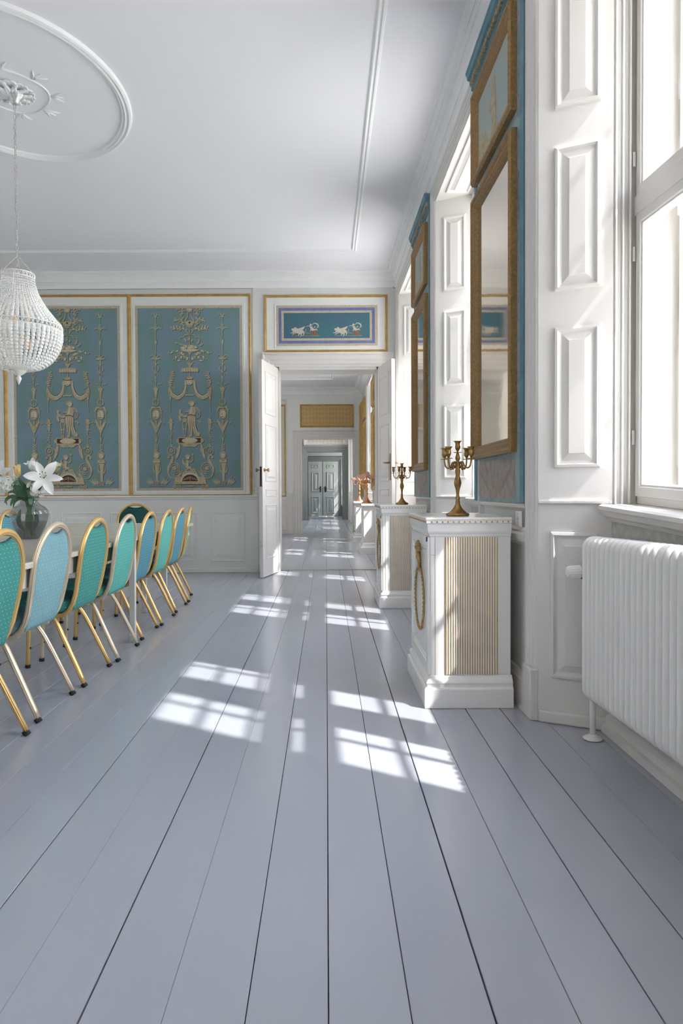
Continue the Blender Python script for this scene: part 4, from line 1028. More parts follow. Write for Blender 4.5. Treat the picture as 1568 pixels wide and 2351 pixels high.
    build(D.mb, 'painted_tendrils', [M['pshadow'], M['tan'], M['tanlight'], mat('blue_grey_line', (0.13, 0.20, 0.21), rough=.8), M['sage'], M['cream'], M['rust']], t, world=False)
    return t
pier_panel(0, WIN[0] + HALF + 0.125, 'near blue painted pier panel with tall gilt mirror beside the radiator window')
pier_panel(1, WIN[1] + HALF + 0.125, 'far blue painted pier panel with narrow gilt mirror near the open doorway')
# wall socket next to the near panel and at the back wall
def socket(fr, a0, a1, b0, b1, c, lab, n=2):
    t = thing('wall_socket', lab, 'socket', tuple(fr((a0 + a1) / 2, (b0 + b1) / 2, c)))
    for i in range(n):
        z0 = b0 + (b1 - b0) * i / n; z1 = b0 + (b1 - b0) * (i + 1) / n - 0.003
        build(MB(fr).loft(a0, a1, z0, z1, [(0, c), (0.002, c + 0.012), (0.010, c + 0.014), (0.013, c + 0.010)]), 'socket_plate', M['white'], t)
        for s_ in (-0.011, 0.011):
            x, z = (a0 + a1) / 2 + s_, (z0 + z1) / 2
            build(MB(fr).tube([(x, z, c + 0.0105), (x, z, c + 0.0108)], 0.0035, 8), 'socket_hole', M['iron'], t)
    return t
a, b, z0, z1 = rect_back(581.5, 1118.5, 591.5, 1147)
socket(FB, a, b, z0, z1, 0.0, 'white double wall socket beside the tall painting and doorway')
socket(FW, 3.26, 3.33, 0.87, 0.95, 0.02, 'white wall socket low on the pier behind the near pedestal', 1)

# ---------------------------------------------------------------- pedestal cabinets
def wreath_parts(t, xs, yc, zc):
    """gilt rope ring hanging from a bow, on the face looking to -X"""
    mb = MB(); R0 = 0.160; N = 44
    for s_ in range(N):
        a = 2 * math.pi * s_ / N
        y, z = yc + R0 * math.sin(a), zc + R0 * math.cos(a)
        mb.ball((xs - 0.008, y, z), 0.0088, 6, 4, sc3=(0.8, 1, 1))
    ringp = [(xs - 0.006, yc + R0 * math.sin(2 * math.pi * k / 40), zc + R0 * math.cos(2 * math.pi * k / 40)) for k in range(40)]
    mb.tube(ringp, 0.0055, 6, closed=True)
    w = build(mb, 'wreath', M['giltbronze'], t, smooth=True)
    mb = MB(); zb = zc + R0 + 0.085
    mb.tube([(xs - 0.006, yc, zc + R0), (xs - 0.010, yc + 0.004, zb)], [0.009, 0.010], 6)
    for k in range(7):
        a = k * 0.9
        mb.ball((xs - 0.014, yc + 0.022 * math.sin(a), zb + 0.02 + 0.024 * math.cos(a)), 0.017, 7, 5, sc3=(.7, 1, 1))
    mb.ball((xs - 0.02, yc, zb + 0.02), 0.014, 7, 5)
    for sg in (-1, 1): mb.tube(smooth_path([(xs - 0.008, yc, zb), (xs - 0.016, yc + sg * 0.02, zb - 0.015), (xs - 0.010, yc + sg * 0.035, zb - 0.055)], 4), [0.008] * 8 + [0.004], 6)
    build(mb, 'bow', M['giltbronze'], t, smooth=True)

def stepped(mb, x0, x1, y0, y1, prof):
    """prof: (outset, z) rings around the block; the wall side stays flush"""
    vs = []; fs = []
    for o, z in prof: vs += [(x0 - o, y0 - o, z), (x1, y0 - o, z), (x1, y1 + o, z), (x0 - o, y1 + o, z)]
    for k in range(len(prof) - 1):
        for j in range(4): fs.append((4 * k + j, 4 * k + (j + 1) % 4, 4 * k + 4 + (j + 1) % 4, 4 * k + 4 + j))
    n_ = len(prof)
    fs.append((3, 2, 1, 0)); fs.append((4 * n_ - 4, 4 * n_ - 3, 4 * n_ - 2, 4 * n_ - 1))
    mb.add(vs, fs)

def pedestal(y0, lab):
    t = thing('pedestal_cabinet', lab, 'pedestal', (0.69, y0 + 0.35, 0), 0, 'white and gilt pedestal cabinets')
    xl, xr, ya, yb = 0.500, 0.888, y0 + 0.035, y0 + 0.675
    mb = MB(); stepped(mb, xl, xr + 0.006, ya, yb, [(0.033, 0.001), (0.033, 0.092), (0.028, 0.098), (0.020, 0.100), (0.020, 0.112), (0.024, 0.120), (0.018, 0.132), (0.006, 0.140), (0.004, 0.150), (0.0, 0.152)])
    build(mb, 'plinth', M['white'], t, bevel=0.002)
    build(MB().box(xl, xr, ya, yb, 0.15, 0.832), 'body', M['white'], t, bevel=0.003)
    mb = MB(); stepped(mb, xl, xr, ya, yb, [(0.0, 0.824), (0.004, 0.826), (0.006, 0.836), (0.010, 0.842), (0.013, 0.850), (0.015, 0.880), (0.016, 0.887), (0.016, 0.8875)])
    build(mb, 'cornice', M['white'], t, bevel=0.001)
    mb = MB(); stepped(mb, xl, xr, ya, yb, [(0.018, 0.887), (0.022, 0.890), (0.022, 0.903), (0.025, 0.905), (0.026, 0.913), (0.022, 0.917)])
    build(mb, 'top', M['white'], t, bevel=0.0015)
    mb = MB()
    for i in range(15): mb.ball((xl + 0.004 + i * 0.0262, ya - 0.0225, 0.896), 0.0048, 7, 5, sc3=(1, .6, 1))
    for i in range(24): mb.ball((xl - 0.0225, ya + 0.01 + i * 0.0272, 0.896), 0.0048, 7, 5, sc3=(.6, 1, 1))
    build(mb, 'gilt_studs', M['gold'], t)['kind'] = 'stuff'
    # reeded front between two flat stiles
    mb = MB(); n_ = 21; fa, fb = 0.572, 0.822; pt = (fb - fa) / n_
    for i in range(n_):
        x0 = fa + i * pt + 0.0017; x1 = fa + (i + 1) * pt - 0.0017
        xm = (x0 + x1) / 2
        mb.add([(x, y, z) for z in (0.158, 0.820) for (x, y) in ((x0, ya + .001), (x0 + .001, ya - 0.0045), (xm, ya - 0.0065), (x1 - .001, ya - 0.0045), (x1, ya + .001))],
               [(j, j + 1, 5 + j + 1, 5 + j) for j in range(4)] + [(0, 1, 2, 3, 4), (9, 8, 7, 6, 5)])
    o = build(mb, 'reeding', M['white'], t); o['kind'] = 'stuff'
    mb = MB()
    for i in range(n_ + 1):
        x = fa + i * pt; mb.box(x - 0.0023, x + 0.0023, ya - 0.0030, ya + 0.001, 0.156, 0.822)
    o = build(mb, 'gilt_flutes', M['gold'], t); o['kind'] = 'stuff'
    mb = MB(); mb.box(xl + 0.022, xl + 0.0235, ya - 0.001, ya + 0.002, 0.152, 0.822); mb.box(xl + .002, xl + 0.022, ya - 0.001, ya + .002, 0.735, 0.7365)
    build(mb, 'door_seam', M['giltdark'], t)
    # door with recessed panel on the side facing the room
    fr = lambda a, b, c: Vector((xl - c, a, b))
    d = build(MB(fr).loft(ya + 0.004, yb - 0.004, 0.156, 0.822, [(0, 0), (0, 0.012), (0.050, 0.012), (0.056, 0.006), (0.062, 0.008), (0.070, 0.002)]), 'door', M['white'], t, bevel=0.001)
    build(MB(fr).box(ya + 0.004, yb - 0.004, 0.735, 0.738, 0.0, 0.013), 'door_line', M['white'], t)
    wreath_parts(t, xl - 0.004, y0 + 0.345, 0.482)
    build(MB().tube([(xl - .012, ya + 0.02, 0.80), (xl - .012, ya + 0.02, 0.822)], 0.006, 8), 'hinge', M['iron'], t)
    return t
pedestal(3.250, 'near white pedestal cabinet with gilt flutes carrying the larger brass candelabrum')
pedestal(6.030, 'farther white pedestal cabinet with gilt flutes standing by the open right door leaf')

# ---------------------------------------------------------------- candelabra
def candelabrum(x, y, z, rot, lab, s=1.0, m=None, crystal=False, grp='brass candelabra on the pedestals'):
    m = m or M['brass']
    t = thing('candelabrum', lab, 'candelabrum', (x, y, z), rot, grp)
    H_ = 0.379
    prof = [(0.0, 0.0), (0.054, 0.0), (0.0575, 0.005), (0.0575, 0.012), (0.050, 0.016), (0.046, 0.017), (0.034, 0.026), (0.022, 0.040), (0.013, 0.056), (0.0105, 0.066), (0.0115, 0.070), (0.009, 0.080),
            (0.0115, 0.088), (0.0085, 0.098), (0.0072, 0.114), (0.010, 0.135), (0.0165, 0.155), (0.0185, 0.168), (0.0165, 0.182), (0.0105, 0.200), (0.0095, 0.208), (0.0125, 0.220), (0.0125, 0.232),
            (0.0085, 0.246), (0.0080, 0.254), (0.0095, 0.260), (0.008, 0.270), (0.0085, 0.282), (0.0125, 0.292), (0.011, 0.300), (0.0065, 0.318), (0.0055, 0.326)]
    if crystal: prof = [(0.0, 0), (0.060, 0), (0.062, .006), (0.05, .016), (0.026, .04), (0.014, .07), (0.010, .10), (0.016, .115), (0.009, .125), (0.012, .15), (0.019, .165), (0.012, .185), (0.008, .20), (0.016, .215), (0.008, .225), (0.010, .25), (0.016, .26), (0.008, .275), (0.006, .326)]
    prof = [(r * s, h * s) for r, h in prof]
    loc = ident
    build(MB(loc).lathe(prof, 20, lobes=10, amp=0.04), 'stem', m, t, smooth=True, world=False)
    def cup(cx, cy, cz, nm='candle_cup'):
        if crystal:
            c = build(MB().lathe([(0.004, 0), (0.02, 0.004), (0.024, 0.008)], 12, cx, cy, cz), nm, m, t, smooth=True, world=False)
            mb = MB()
            for i in range(5):
                rr = (0.016, 0.028, 0.033, 0.032, 0.025)[i] * s * .9
                for j in range(10):
                    a = 2 * math.pi * (j + i / 2) / 10
                    mb.ball((cx + rr * math.cos(a), cy + rr * math.sin(a), cz + (0.010 + i * 0.0095) * s), 0.0070 * s, 5, 4)
            build(mb, 'crystal_bowl', M['crystalcopper'], t, world=False)
            return
        pc = [(0.003, -0.012), (0.0045, 0.0), (0.0045, 0.010), (0.0085, 0.016), (0.0125, 0.024), (0.0135, 0.032), (0.0115, 0.042), (0.0115, 0.050), (0.0165, 0.0585), (0.021, 0.061), (0.021, 0.0625), (0.0105, 0.0585), (0.0095, 0.04), (0.0, 0.038)]
        build(MB().lathe([(r * s, h * s) for r, h in pc], 16, cx, cy, cz), nm, m, t, smooth=True, world=False)
        build(MB().lathe([(0.0, 0.002 * s), (0.019 * s, 0.0025 * s), (0.0215 * s, 0.004 * s), (0.0215 * s, 0.0055 * s), (0.0, 0.004 * s)], 18, cx, cy, cz), 'drip_pan', m, t, smooth=True, world=False)
    cup(0, 0, 0.318 * s)
    for k in range(4):
        a = R(90 * k + 45)
        ca, sa = math.cos(a), math.sin(a)
        q = [(0.008, 0.256), (0.020, 0.273), (0.032, 0.270), (0.042, 0.252), (0.060, 0.243), (0.074, 0.254), (0.0795, 0.275), (0.080, 0.292)]
        path = smooth_path([(r * ca * s, r * sa * s, h * s) for r, h in q], 4)
        mb = MB().tube(path, 0.0042 * s, 8)
        sc_ = smooth_path([(r * ca * s, r * sa * s, h * s) for r, h in ((0.034, 0.258), (0.026, 0.245), (0.016, 0.246), (0.017, 0.255), (0.023, 0.254))], 4)
        mb.tube(sc_, 0.0030 * s, 6)
        sc2 = smooth_path([(r * ca * s, r * sa * s, h * s) for r, h in ((0.048, 0.245), (0.044, 0.236), (0.036, 0.238), (0.038, 0.246))], 4)
        mb.tube(sc2, 0.0028 * s, 6)
        build(mb, 'arm', m, t, smooth=True, world=False)
        cup(0.080 * ca * s, 0.080 * sa * s, 0.286 * s)
    return t
M['crystalcopper'] = mat('rose_crystal_beads', (0.85, 0.52, 0.38), rough=0.12, metal=0.3)
_cx, _cy = 0.668, 3.47
candelabrum(_cx, _cy, 0.917, 0, 'five-armed brass candelabrum on the near white pedestal')
candelabrum(0.700, 6.32, 0.917, R(21), 'five-armed brass candelabrum on the farther pedestal near the doorway')

# ---------------------------------------------------------------- radiator
def radiator():
    t = thing('radiator', 'white column radiator standing below the near window', 'radiator', (1.12, 2.1, 0))
    pitch = 0.0455; Ya = 2.875; n_ = 42
    x0, x1, zb, zt = 1.086, 1.172, 0.166, 0.852
    xm = (x0 + x1) / 2
    # one column: rounded front and back tubes joined at top and bottom
    mb = MB(); r = 0.0170
    pts = []
    hw = (x1 - x0) / 2 - r
    rr = 0.030
    path = []
    for (cx, cz, a0) in ((xm + hw - rr * 0.4, zt - r - rr, 0), (xm - hw + rr * 0.4, zt - r - rr, 90), (xm - hw + rr * 0.4, zb + r + rr, 180), (xm + hw - rr * 0.4, zb + r + rr, 270)):
        for j in range(6):
            a = R(a0 + 18 * j); path.append((cx - xm + rr * math.cos(a) * (0.9), 0, cz + rr * math.sin(a)))
    prof = [(math.cos(2 * math.pi * k / 10) * 1.0, math.sin(2 * math.pi * k / 10) * 1.12) for k in range(10)]
    mb.tube(path, r, prof=prof, closed=True, up=(1, 0, 0))
    mb.box(-0.012, 0.012, -0.004, 0.004, zb + 0.05, zt - 0.05)
    me = mb.mesh('column', M['white'], True)
    for i in range(n_):
        o = bpy.data.objects.new('column', me); COL.objects.link(o); o.parent = t
        y = Ya - (i + 0.5) * pitch
        o.location = (xm - 1.12, y - 2.1, (Ya - y) * 0.026)
    # seam webs between the columns
    mb = MB()
    for zz in (zb + 0.045, zt - 0.045): mb.tube([(xm, Ya - 0.01, zz), (xm, Ya - n_ * pitch, zz + n_ * pitch * 0.026)], 0.017, 10)
    build(mb, 'header_pipe', M['white'], t, smooth=True)
    for yy in (Ya - 0.030, Ya - n_ * pitch + 0.06):
        f = build(MB().tube([(xm - 0.016, yy, 0.010), (xm - 0.016, yy, zb + 0.03)], 0.0125, 14), 'foot', M['white'], t, smooth=True)
        build(MB().lathe([(0.0, 0.0), (0.040, 0.001), (0.041, 0.006), (0.030, 0.012), (0.018, 0.018), (0.015, 0.022), (0.0125, 0.022)], 24, xm - 0.016, yy, 0.001), 'floor_rosette', M['white'], t, smooth=True)
    # thermostatic valve
    zv = 0.697; yv = Ya + 0.030
    v = MB(); v.tube([(xm, Ya - 0.005, zv), (xm, yv, zv)], 0.009, 10); v.tube([(xm + 0.01, yv, zv), (xm - 0.030, yv, zv)], 0.012, 12); v.tube([(xm - 0.028, yv, zv), (xm - 0.046, yv, zv)], 0.0165, 12)
    v.tube([(xm, yv, zv), (xm, yv, zv - 0.06)], 0.009, 10)
    build(v, 'valve_body', M['silver'], t, smooth=True)
    build(MB().box(xm - 0.044, xm - 0.034, yv - 0.006, yv + 0.004, zv - 0.030, zv - 0.012).box(xm - 0.044, xm - 0.034, yv - 0.016, yv - 0.010, zv + 0.004, zv + 0.014), 'valve_clip', M['iron'], t)
    prof = []
    for k in range(32):
        a = 2 * math.pi * k / 32; q = 1.0 + (0.04 if k % 2 else -0.02); prof.append((q * math.cos(a), q * math.sin(a)))
    build(MB().tube([(xm - 0.044, yv, zv), (xm - 0.050, yv, zv), (xm - 0.092, yv, zv), (xm - 0.103, yv, zv), (xm - 0.106, yv, zv)], [0.023, 0.028, 0.0255, 0.022, 0.014], prof=prof), 'thermostat_knob', M['white'], t)
    return t
radiator()

# ---------------------------------------------------------------- tables
def table(ya, yb, legs, lab):
    t = thing('dining_table', lab, 'table', (-1.96, (ya + yb) / 2, 0), 0, 'pale dining tables set end to end')
    xa, xb = -2.60, -1.325
    build(MB().box(xa, xb, ya, yb, 0.706, 0.735), 'tabletop', M['table'], t, bevel=0.006, seg=3)
    mb = MB()
    for (x0, x1, y0, y1) in ((xb - 0.055, xb - 0.035, ya + .04, yb - .04), (xa + 0.035, xa + 0.055, ya + .04, yb - .04), (xa + .05, xb - .05, ya + .035, ya + .055), (xa + .05, xb - .05, yb - .055, yb - .035)):
        build(MB().box(x0, x1, y0, y1, 0.615, 0.706), 'apron', M['tableleg'], t, bevel=0.002)
    for (x, y) in legs:
        s0, s1 = 0.023, 0.017
        mb = MB().add([(x - s1, y - s1, 0.012), (x + s1, y - s1, 0.012), (x + s1, y + s1, 0.012), (x - s1, y + s1, 0.012), (x - s0, y - s0, 0.706), (x + s0, y - s0, 0.706), (x + s0, y + s0, 0.706), (x - s0, y + s0, 0.706)],
              [(0, 3, 2, 1), (4, 5, 6, 7), (0, 1, 5, 4), (1, 2, 6, 5), (2, 3, 7, 6), (3, 0, 4, 7)])
        l = build(mb, 'leg', M['tableleg'], t, bevel=0.002)
        build(MB().box(x - 0.020, x + 0.020, y - 0.020, y + 0.020, 0.0, 0.055), 'leg_shoe', M['silver'], t, bevel=0.003)
    return t
table(1.95, 4.795, [(-1.352, 4.74), (-2.55, 4.74), (-1.352, 2.0), (-2.55, 2.0)], 'near half of the long pale dining table, carrying the glass vase')
table(4.805, 6.80, [(-1.60, 6.74), (-2.40, 6.74), (-1.58, 5.9), (-2.40, 5.9)], 'far half of the long pale dining table, toward the painted wall')

# ---------------------------------------------------------------- banquet chairs
# local axes: +X toward the table (seat front), Y across, Z up; origin between the rear feet on the floor
GROOVE = []
for k in range(32):
    a = 2 * math.pi * k / 32
    rx, ry = 1.0, 0.80
    g = 1.0 - 0.27 * (0.5 + 0.5 * math.cos(8 * a + math.pi)) ** 4
    GROOVE.append((rx * g * math.cos(a), ry * g * math.sin(a)))
ZTOP = 0.905
def back_x(z):     # depth of the backrest plane at height z
    pts = [(0.36, 0.115), (0.42, 0.075), (0.50, 0.046), (0.60, 0.026), (0.69, 0.012), (0.80, -0.002), (0.91, -0.020)]
    for (z0, x0), (z1, x1) in zip(pts, pts[1:]):
        if z <= z1: return x0 + (x1 - x0) * max(0, (z - z0)) / (z1 - z0)
    return pts[-1][1]
def half_w(z):     # half width of the tube centre line
    if z >= 0.69:
        t = min(1.0, (z - 0.69) / (ZTOP - 0.014 - 0.69)); return 0.212 * math.sqrt(max(0.0, 1 - t ** 2.1))
    t = (0.69 - z) / 0.30; return 0.212 - 0.032 * min(1, t) ** 1.5
def make_meshes():
    ms = {}
    z0 = 0.45; left = []
    for z in [0.45, 0.50, 0.55, 0.60, 0.65, 0.69, 0.73, 0.77, 0.80, 0.83, 0.85, 0.868, 0.880, 0.887, 0.8905]:
        left.append((back_x(z), half_w(z), z))
    arch = [(p[0], p[1], p[2]) for p in left] + [(back_x(0.891), 0.0, 0.891)] + [(p[0], -p[1], p[2]) for p in left[::-1]]
    bot = [(0.215, 0.178, 0.382), (0.165, 0.178, 0.376), (0.120, 0.179, 0.385), (0.088, 0.181, 0.410)]
    path = bot + arch + [(p[0], -p[1], p[2]) for p in bot[::-1]]
    ms['back_frame'] = MB().tube(path, 0.0155, prof=GROOVE, up=(0, 1, 0)).mesh('back_frame', M['chairgold'], True)
    # cushion: a lens-thick shield following the frame, with a hand slot below the arch
    zs = [0.405 + (0.868 - 0.405) * i / 22 for i in range(23)]
    mb = MB(); NU = 14; rows = []
    vs = []
    def width(z): return max(0.02, half_w(z + 0.004) - 0.010)
    for side in (0, 1):
        for i, z in enumerate(zs):
            w = width(z); ends = min(1, (i) / 2.0) * min(1, (22 - i) / 2.0)
            for j in range(NU + 1):
                u = -1 + 2 * j / NU
                zz = z - 0.020 * (1 - u * u) * (i / 22) ** 6
                th = (0.016 if side else 0.007) * math.sqrt(max(0, 1 - abs(u) ** 4)) * (0.3 + 0.7 * ends)
                x = back_x(zz) + (0.002 + th if side else 0.0 - th)
                if z < 0.47: x = 0.052 + (0.47 - z) * 0.28 + (0.002 + th if side else -th)
                vs.append((x, u * w, zz))
    nr = (NU + 1); tot = 23 * nr; fs = []
    for side in (0, 1):
        for i in range(22):
            for j in range(NU):
                a = side * tot + i * nr + j; f = (a, a + 1, a + nr + 1, a + nr); fs.append(f if side else f[::-1])
    for i in range(22):
        for j in (0, NU):
            a = i * nr + j; fs.append((a, a + nr, a + nr + tot, a + tot))
    for j in range(NU):
        for i in (0, 22):
            a = i * nr + j; fs.append((a, a + 1, a + 1 + tot, a + tot))
    mb.add(vs, fs); ms['backrest'] = mb.mesh('backrest', M['teal'], True)
    # inner padding bar at the slot, in the shade-darkened teal
    ms['handle_slot'] = MB().tube([(back_x(0.85) + 0.006, y, 0.864 - 0.020 * (1 - (y / 0.098) ** 2)) for y in [-0.094 + 0.0188 * k for k in range(11)]], 0.0075, 8).mesh('slot_lining', M['shadeteal'], True)
    # seat cushion
    mb = MB(); n1 = 16
    def seat_outline(s_): 
        pts = []
        for k in range(32):
            a = 2 * math.pi * k / 32; ca, sa = math.cos(a), math.sin(a)
            e = 0.35
            pts.append((0.285 + 0.212 * s_ * math.copysign(abs(ca) ** e, ca), (0.212 - 0.012 * (ca < 0)) * s_ * math.copysign(abs(sa) ** e, sa)))
        return pts
    rings = [(0.93, 0.397), (0.99, 0.402), (1.0, 0.415), (1.0, 0.435), (0.985, 0.452), (0.93, 0.464), (0.75, 0.471), (0.4, 0.474), (0.01, 0.475)]
    vs = []; fs = []
    for s_, z in rings: vs += [(x, y, z) for x, y in seat_outline(s_)]
    for i in range(len(rings) - 1):
        for k in range(32): fs.append((i * 32 + k, i * 32 + (k + 1) % 32, (i + 1) * 32 + (k + 1) % 32, (i + 1) * 32 + k))
    fs.append(tuple(range(32))[::-1]); mb.add(vs, fs); ms['seat'] = mb.mesh('seat', M['shadeteal'], True)
    mb = MB()
    for sy in (-1, 1): mb.tube([(0.10, sy * 0.165, 0.388), (0.46, sy * 0.185, 0.388)], 0.0115, 8)
    mb.tube([(0.455, -0.185, 0.388), (0.455, 0.185, 0.388)], 0.0115, 8); mb.tube([(0.135, -0.17, 0.386), (0.135, 0.17, 0.386)], 0.0115, 8)
    ms['seat_frame'] = mb.mesh('seat_frame', M['chairgold'], True)
    for sy, nm in ((-1, 'rl'), (1, 'rr')):
        p = smooth_path([(0.235, sy * 0.170, 0.378), (0.180, sy * 0.180, 0.368), (0.150, sy * 0.190, 0.335), (0.100, sy * 0.200, 0.235), (0.000, sy * 0.211, 0.020)], 5)
        ms[nm] = MB().tube(p, 0.0145, prof=GROOVE, up=(0, 1, 0)).mesh('leg', M['chairgold'], True)
        ms[nm + 'f'] = MB().tube([(0.006, sy * 0.2105, 0.020), (-0.006, sy * 0.212, 0.001)], 0.0160, 12).mesh('rubber_foot', M['rubber'])
        p = smooth_path([(0.40, sy * 0.180, 0.385), (0.445, sy * 0.184, 0.378), (0.465, sy * 0.187, 0.345), (0.472, sy * 0.190, 0.20), (0.480, sy * 0.192, 0.018)], 5)
        ms['f' + nm] = MB().tube(p, 0.0145, prof=GROOVE, up=(0, 1, 0)).mesh('leg', M['chairgold'], True)
        ms['f' + nm + 'f'] = MB().tube([(0.479, sy * 0.192, 0.020), (0.480, sy * 0.192, 0.001)], 0.0160, 12).mesh('rubber_foot', M['rubber'])
        ms['f' + nm + 'b'] = MB().ball((0.458, sy * 0.190, 0.24), 0.0065, 6, 5).ball((0.462, sy * 0.190, 0.12), 0.0065, 6, 5).mesh('bumper', M['rubber'])
    return ms
CM = make_meshes()
def chair(x, y, rz, fabric, metal, lab, grp):
    t = thing('banquet_chair', lab, 'chair', (x, y, 0), rz, grp)
    def p(nm, key, m, parent=t):
        o = bpy.data.objects.new(nm, CM[key]); COL.objects.link(o); o.parent = parent
        o.material_slots[0].link = 'OBJECT'; o.material_slots[0].material = m; return o
    p('back_frame', 'back_frame', metal); p('backrest', 'backrest', fabric); p('slot_lining', 'handle_slot', M['shadeteal'])
    p('seat', 'seat', fabric); p('seat_frame', 'seat_frame', metal)
    for nm in ('rl', 'rr'):
        l = p('leg', nm, metal); p('rubber_foot', nm + 'f', M['rubber'], l)
        l = p('leg', 'f' + nm, metal); p('rubber_foot', 'f' + nm + 'f', M['rubber'], l); p('bumper', 'f' + nm + 'b', M['rubber'], l)
    return t
G_, CH = M['chairgold'], M['champagne']
ROW = 'banquet chairs along the near side of the table'
spec = [(-1.300, 2.715, 0, 'teal', G_, 'nearest teal chair with gold frame, cut by the left picture edge'),
        (-1.318, 3.300, 0, 'sky', CH, 'pale blue dotted chair with champagne frame, second from the left edge'),
        (-1.306, 3.860, 0, 'teal', G_, 'teal green dotted chair with gold frame between the pale blue and mint chairs'),
        (-1.290, 4.405, 0, 'mint', CH, 'mint green chair with silvery champagne frame, beside the slim table leg'),
        (-1.305, 5.010, 0, 'petrol', G_, 'petrol blue chair with gold frame just beyond the champagne-framed mint one'),
        (-1.290, 5.520, 0, 'mint', G_, 'mint green chair with gold frame, third from the far end of its row'),
        (-1.302, 6.080, 0, 'petrol', G_, 'petrol blue chair with gold frame, second from the far end of its row'),
        (-1.335, 6.640, 8, 'mint', G_, 'last chair of the near row, gold frame seen edge-on against the dado')]
for (x, y, a, fab, mt, lab) in spec:
    chair(x, y, R(180 + a), M[fab], mt, lab, ROW)
OPP = 'banquet chairs along the far side of the table'
for i, (y, fab) in enumerate(((5.62, 'petrol'),)):
    lab = ['petrol blue chair across the table, behind the glass vase at the left edge', 'dark chair on the far table side, glimpsed between the petrol and mint backs',
           'dark chair on the far table side, glimpsed behind the last near chairs', 'dark chair on the far table side, just right of the vase'][i]
    chair(-2.62 if i else -2.60, y, 0, M[fab], G_, lab, OPP)
chair(-2.33, 8.33, R(-90), M['shadeteal'], G_, 'shade-darkened teal chair at the table head with rounded gold back, facing the camera', 'chair at the head of the table')

# ---------------------------------------------------------------- vase with lilies
VX, VY, VZ = -1.985, 4.56, 0.7355
t = thing('vase', 'bulbous smoky grey glass vase of lilies on the dining table', 'vase', (VX, VY, VZ))
vp = [(0.0, 0.004), (0.050, 0.004), (0.055, 0.0), (0.060, 0.004), (0.075, 0.030), (0.098, 0.078), (0.114, 0.125), (0.122, 0.165), (0.119, 0.190), (0.100, 0.212), (0.074, 0.228), (0.060, 0.240), (0.055, 0.252), (0.060, 0.266), (0.074, 0.278), (0.078, 0.280)]
build(MB().lathe(vp, 40, lobes=10, amp=0.012), 'body', M['vase'], t, smooth=True, world=False)
build(MB().lathe([(0.0, .006), (0.05, .006), (0.055, 0.008), (0.073, 0.035), (0.095, 0.078), (0.110, 0.12)] , 32), 'inner_wall', M['vase'], t, smooth=True, world=False)
build(MB().tube([(0.078 * math.cos(2 * math.pi * k / 32), 0.078 * math.sin(2 * math.pi * k / 32), 0.281) for k in range(32)], 0.0025, 6, closed=True), 'rim', M['vase'], t, smooth=True, world=False)

def petal_mb(L_, w, curl, n=8, m=4, ruff=0.0):
    """a petal along +X, curving up then back"""
    vs = []; fs = []
    for i in range(n + 1):
        s_ = i / n
        x = L_ * (s_ - 0.22 * curl * s_ ** 3); z = L_ * (0.55 * s_ - (0.65 * curl) * s_ ** 2.4)
        ww = w * (math.sin(math.pi * min(1, (0.06 + 0.94 * s_)) ** 0.85)) ** 0.8 * 0.5 if s_ < 1 else 0.001
        for j in range(m + 1):
            v = -1 + 2 * j / m
            vs.append((x, v * ww, z + 0.25 * ww * (v * v) + ruff * ww * math.sin(9 * s_ + 3 * v) * abs(v)))
    for i in range(n):
        for j in range(m):
            a = i * (m + 1) + j; fs.append((a, a + 1, a + m + 2, a + m + 1))
    return vs, fs
def orient(vs, d, c, roll=0.0, spin=0.0, tilt=0.0):
    """spin about the flower axis; tilt lifts a petal toward the axis; axis -> d, centre c"""
    d = Vector(d).normalized(); q = Vector((0, 0, 1)).rotation_difference(d).to_matrix()
    Rm = q @ Matrix.Rotation(spin, 3, 'Z') @ Matrix.Rotation(-tilt, 3, 'Y')
    return [tuple(Rm @ Vector(v) + Vector(c)) for v in vs]
FG = 'flowers in the glass vase'
def stem_tube(c, z_in=(0.0, 0.0, 0.05)):
    base = Vector((VX + z_in[0], VY + z_in[1], VZ + z_in[2])); neck = Vector((VX + (c[0] - VX) * 0.12, VY + (c[1] - VY) * 0.12, VZ + 0.27))
    return smooth_path([base, base.lerp(neck, 0.5), neck, neck.lerp(Vector(c), 0.55) + Vector((0, 0, 0.02)), Vector(c)], 4)
def vpos(px, py, dy=0.0):
    x, z = at_y(px, py, VY + dy); return (x, VY + dy, z)
def lily(px, py, dy, d, L_, w, lab, m='petal', curl=0.8, tilt=0.35, n=6, ruff=.1, stam=True, name='lily'):
    c = vpos(px, py, dy); t = thing(name, lab, 'flower', c, 0, FG)
    for k in range(n):
        vs, fs = petal_mb(L_ * (1.0 if k % 2 else 0.92), w * (1.0 if k % 2 else .8), curl, ruff=ruff)
        vs = orient(vs, d, (0, 0, 0), spin=2 * math.pi * k / n + 0.2, tilt=tilt)
        build(MB().add(vs, fs), 'petal', M[m], t, smooth=True, world=False)
    if stam:
        mb = MB(); dv = Vector(d).normalized(); u = dv.orthogonal().normalized(); v = dv.cross(u)
        for k in range(6):
            a = k * 1.047; e = dv * L_ * 0.62 + (u * math.cos(a) + v * math.sin(a)) * L_ * 0.14
            mb.tube([(0, 0, 0), tuple(e * 0.6), tuple(e)], 0.0012, 5); mb.ball(tuple(e), 0.0045, 6, 4)
        build(mb, 'stamens', M['stamen'], t, world=False)
    sp = stem_tube(c); build(MB().tube(sp, 0.0028, 6), 'stem', M['stem'], t, smooth=True)
    return t
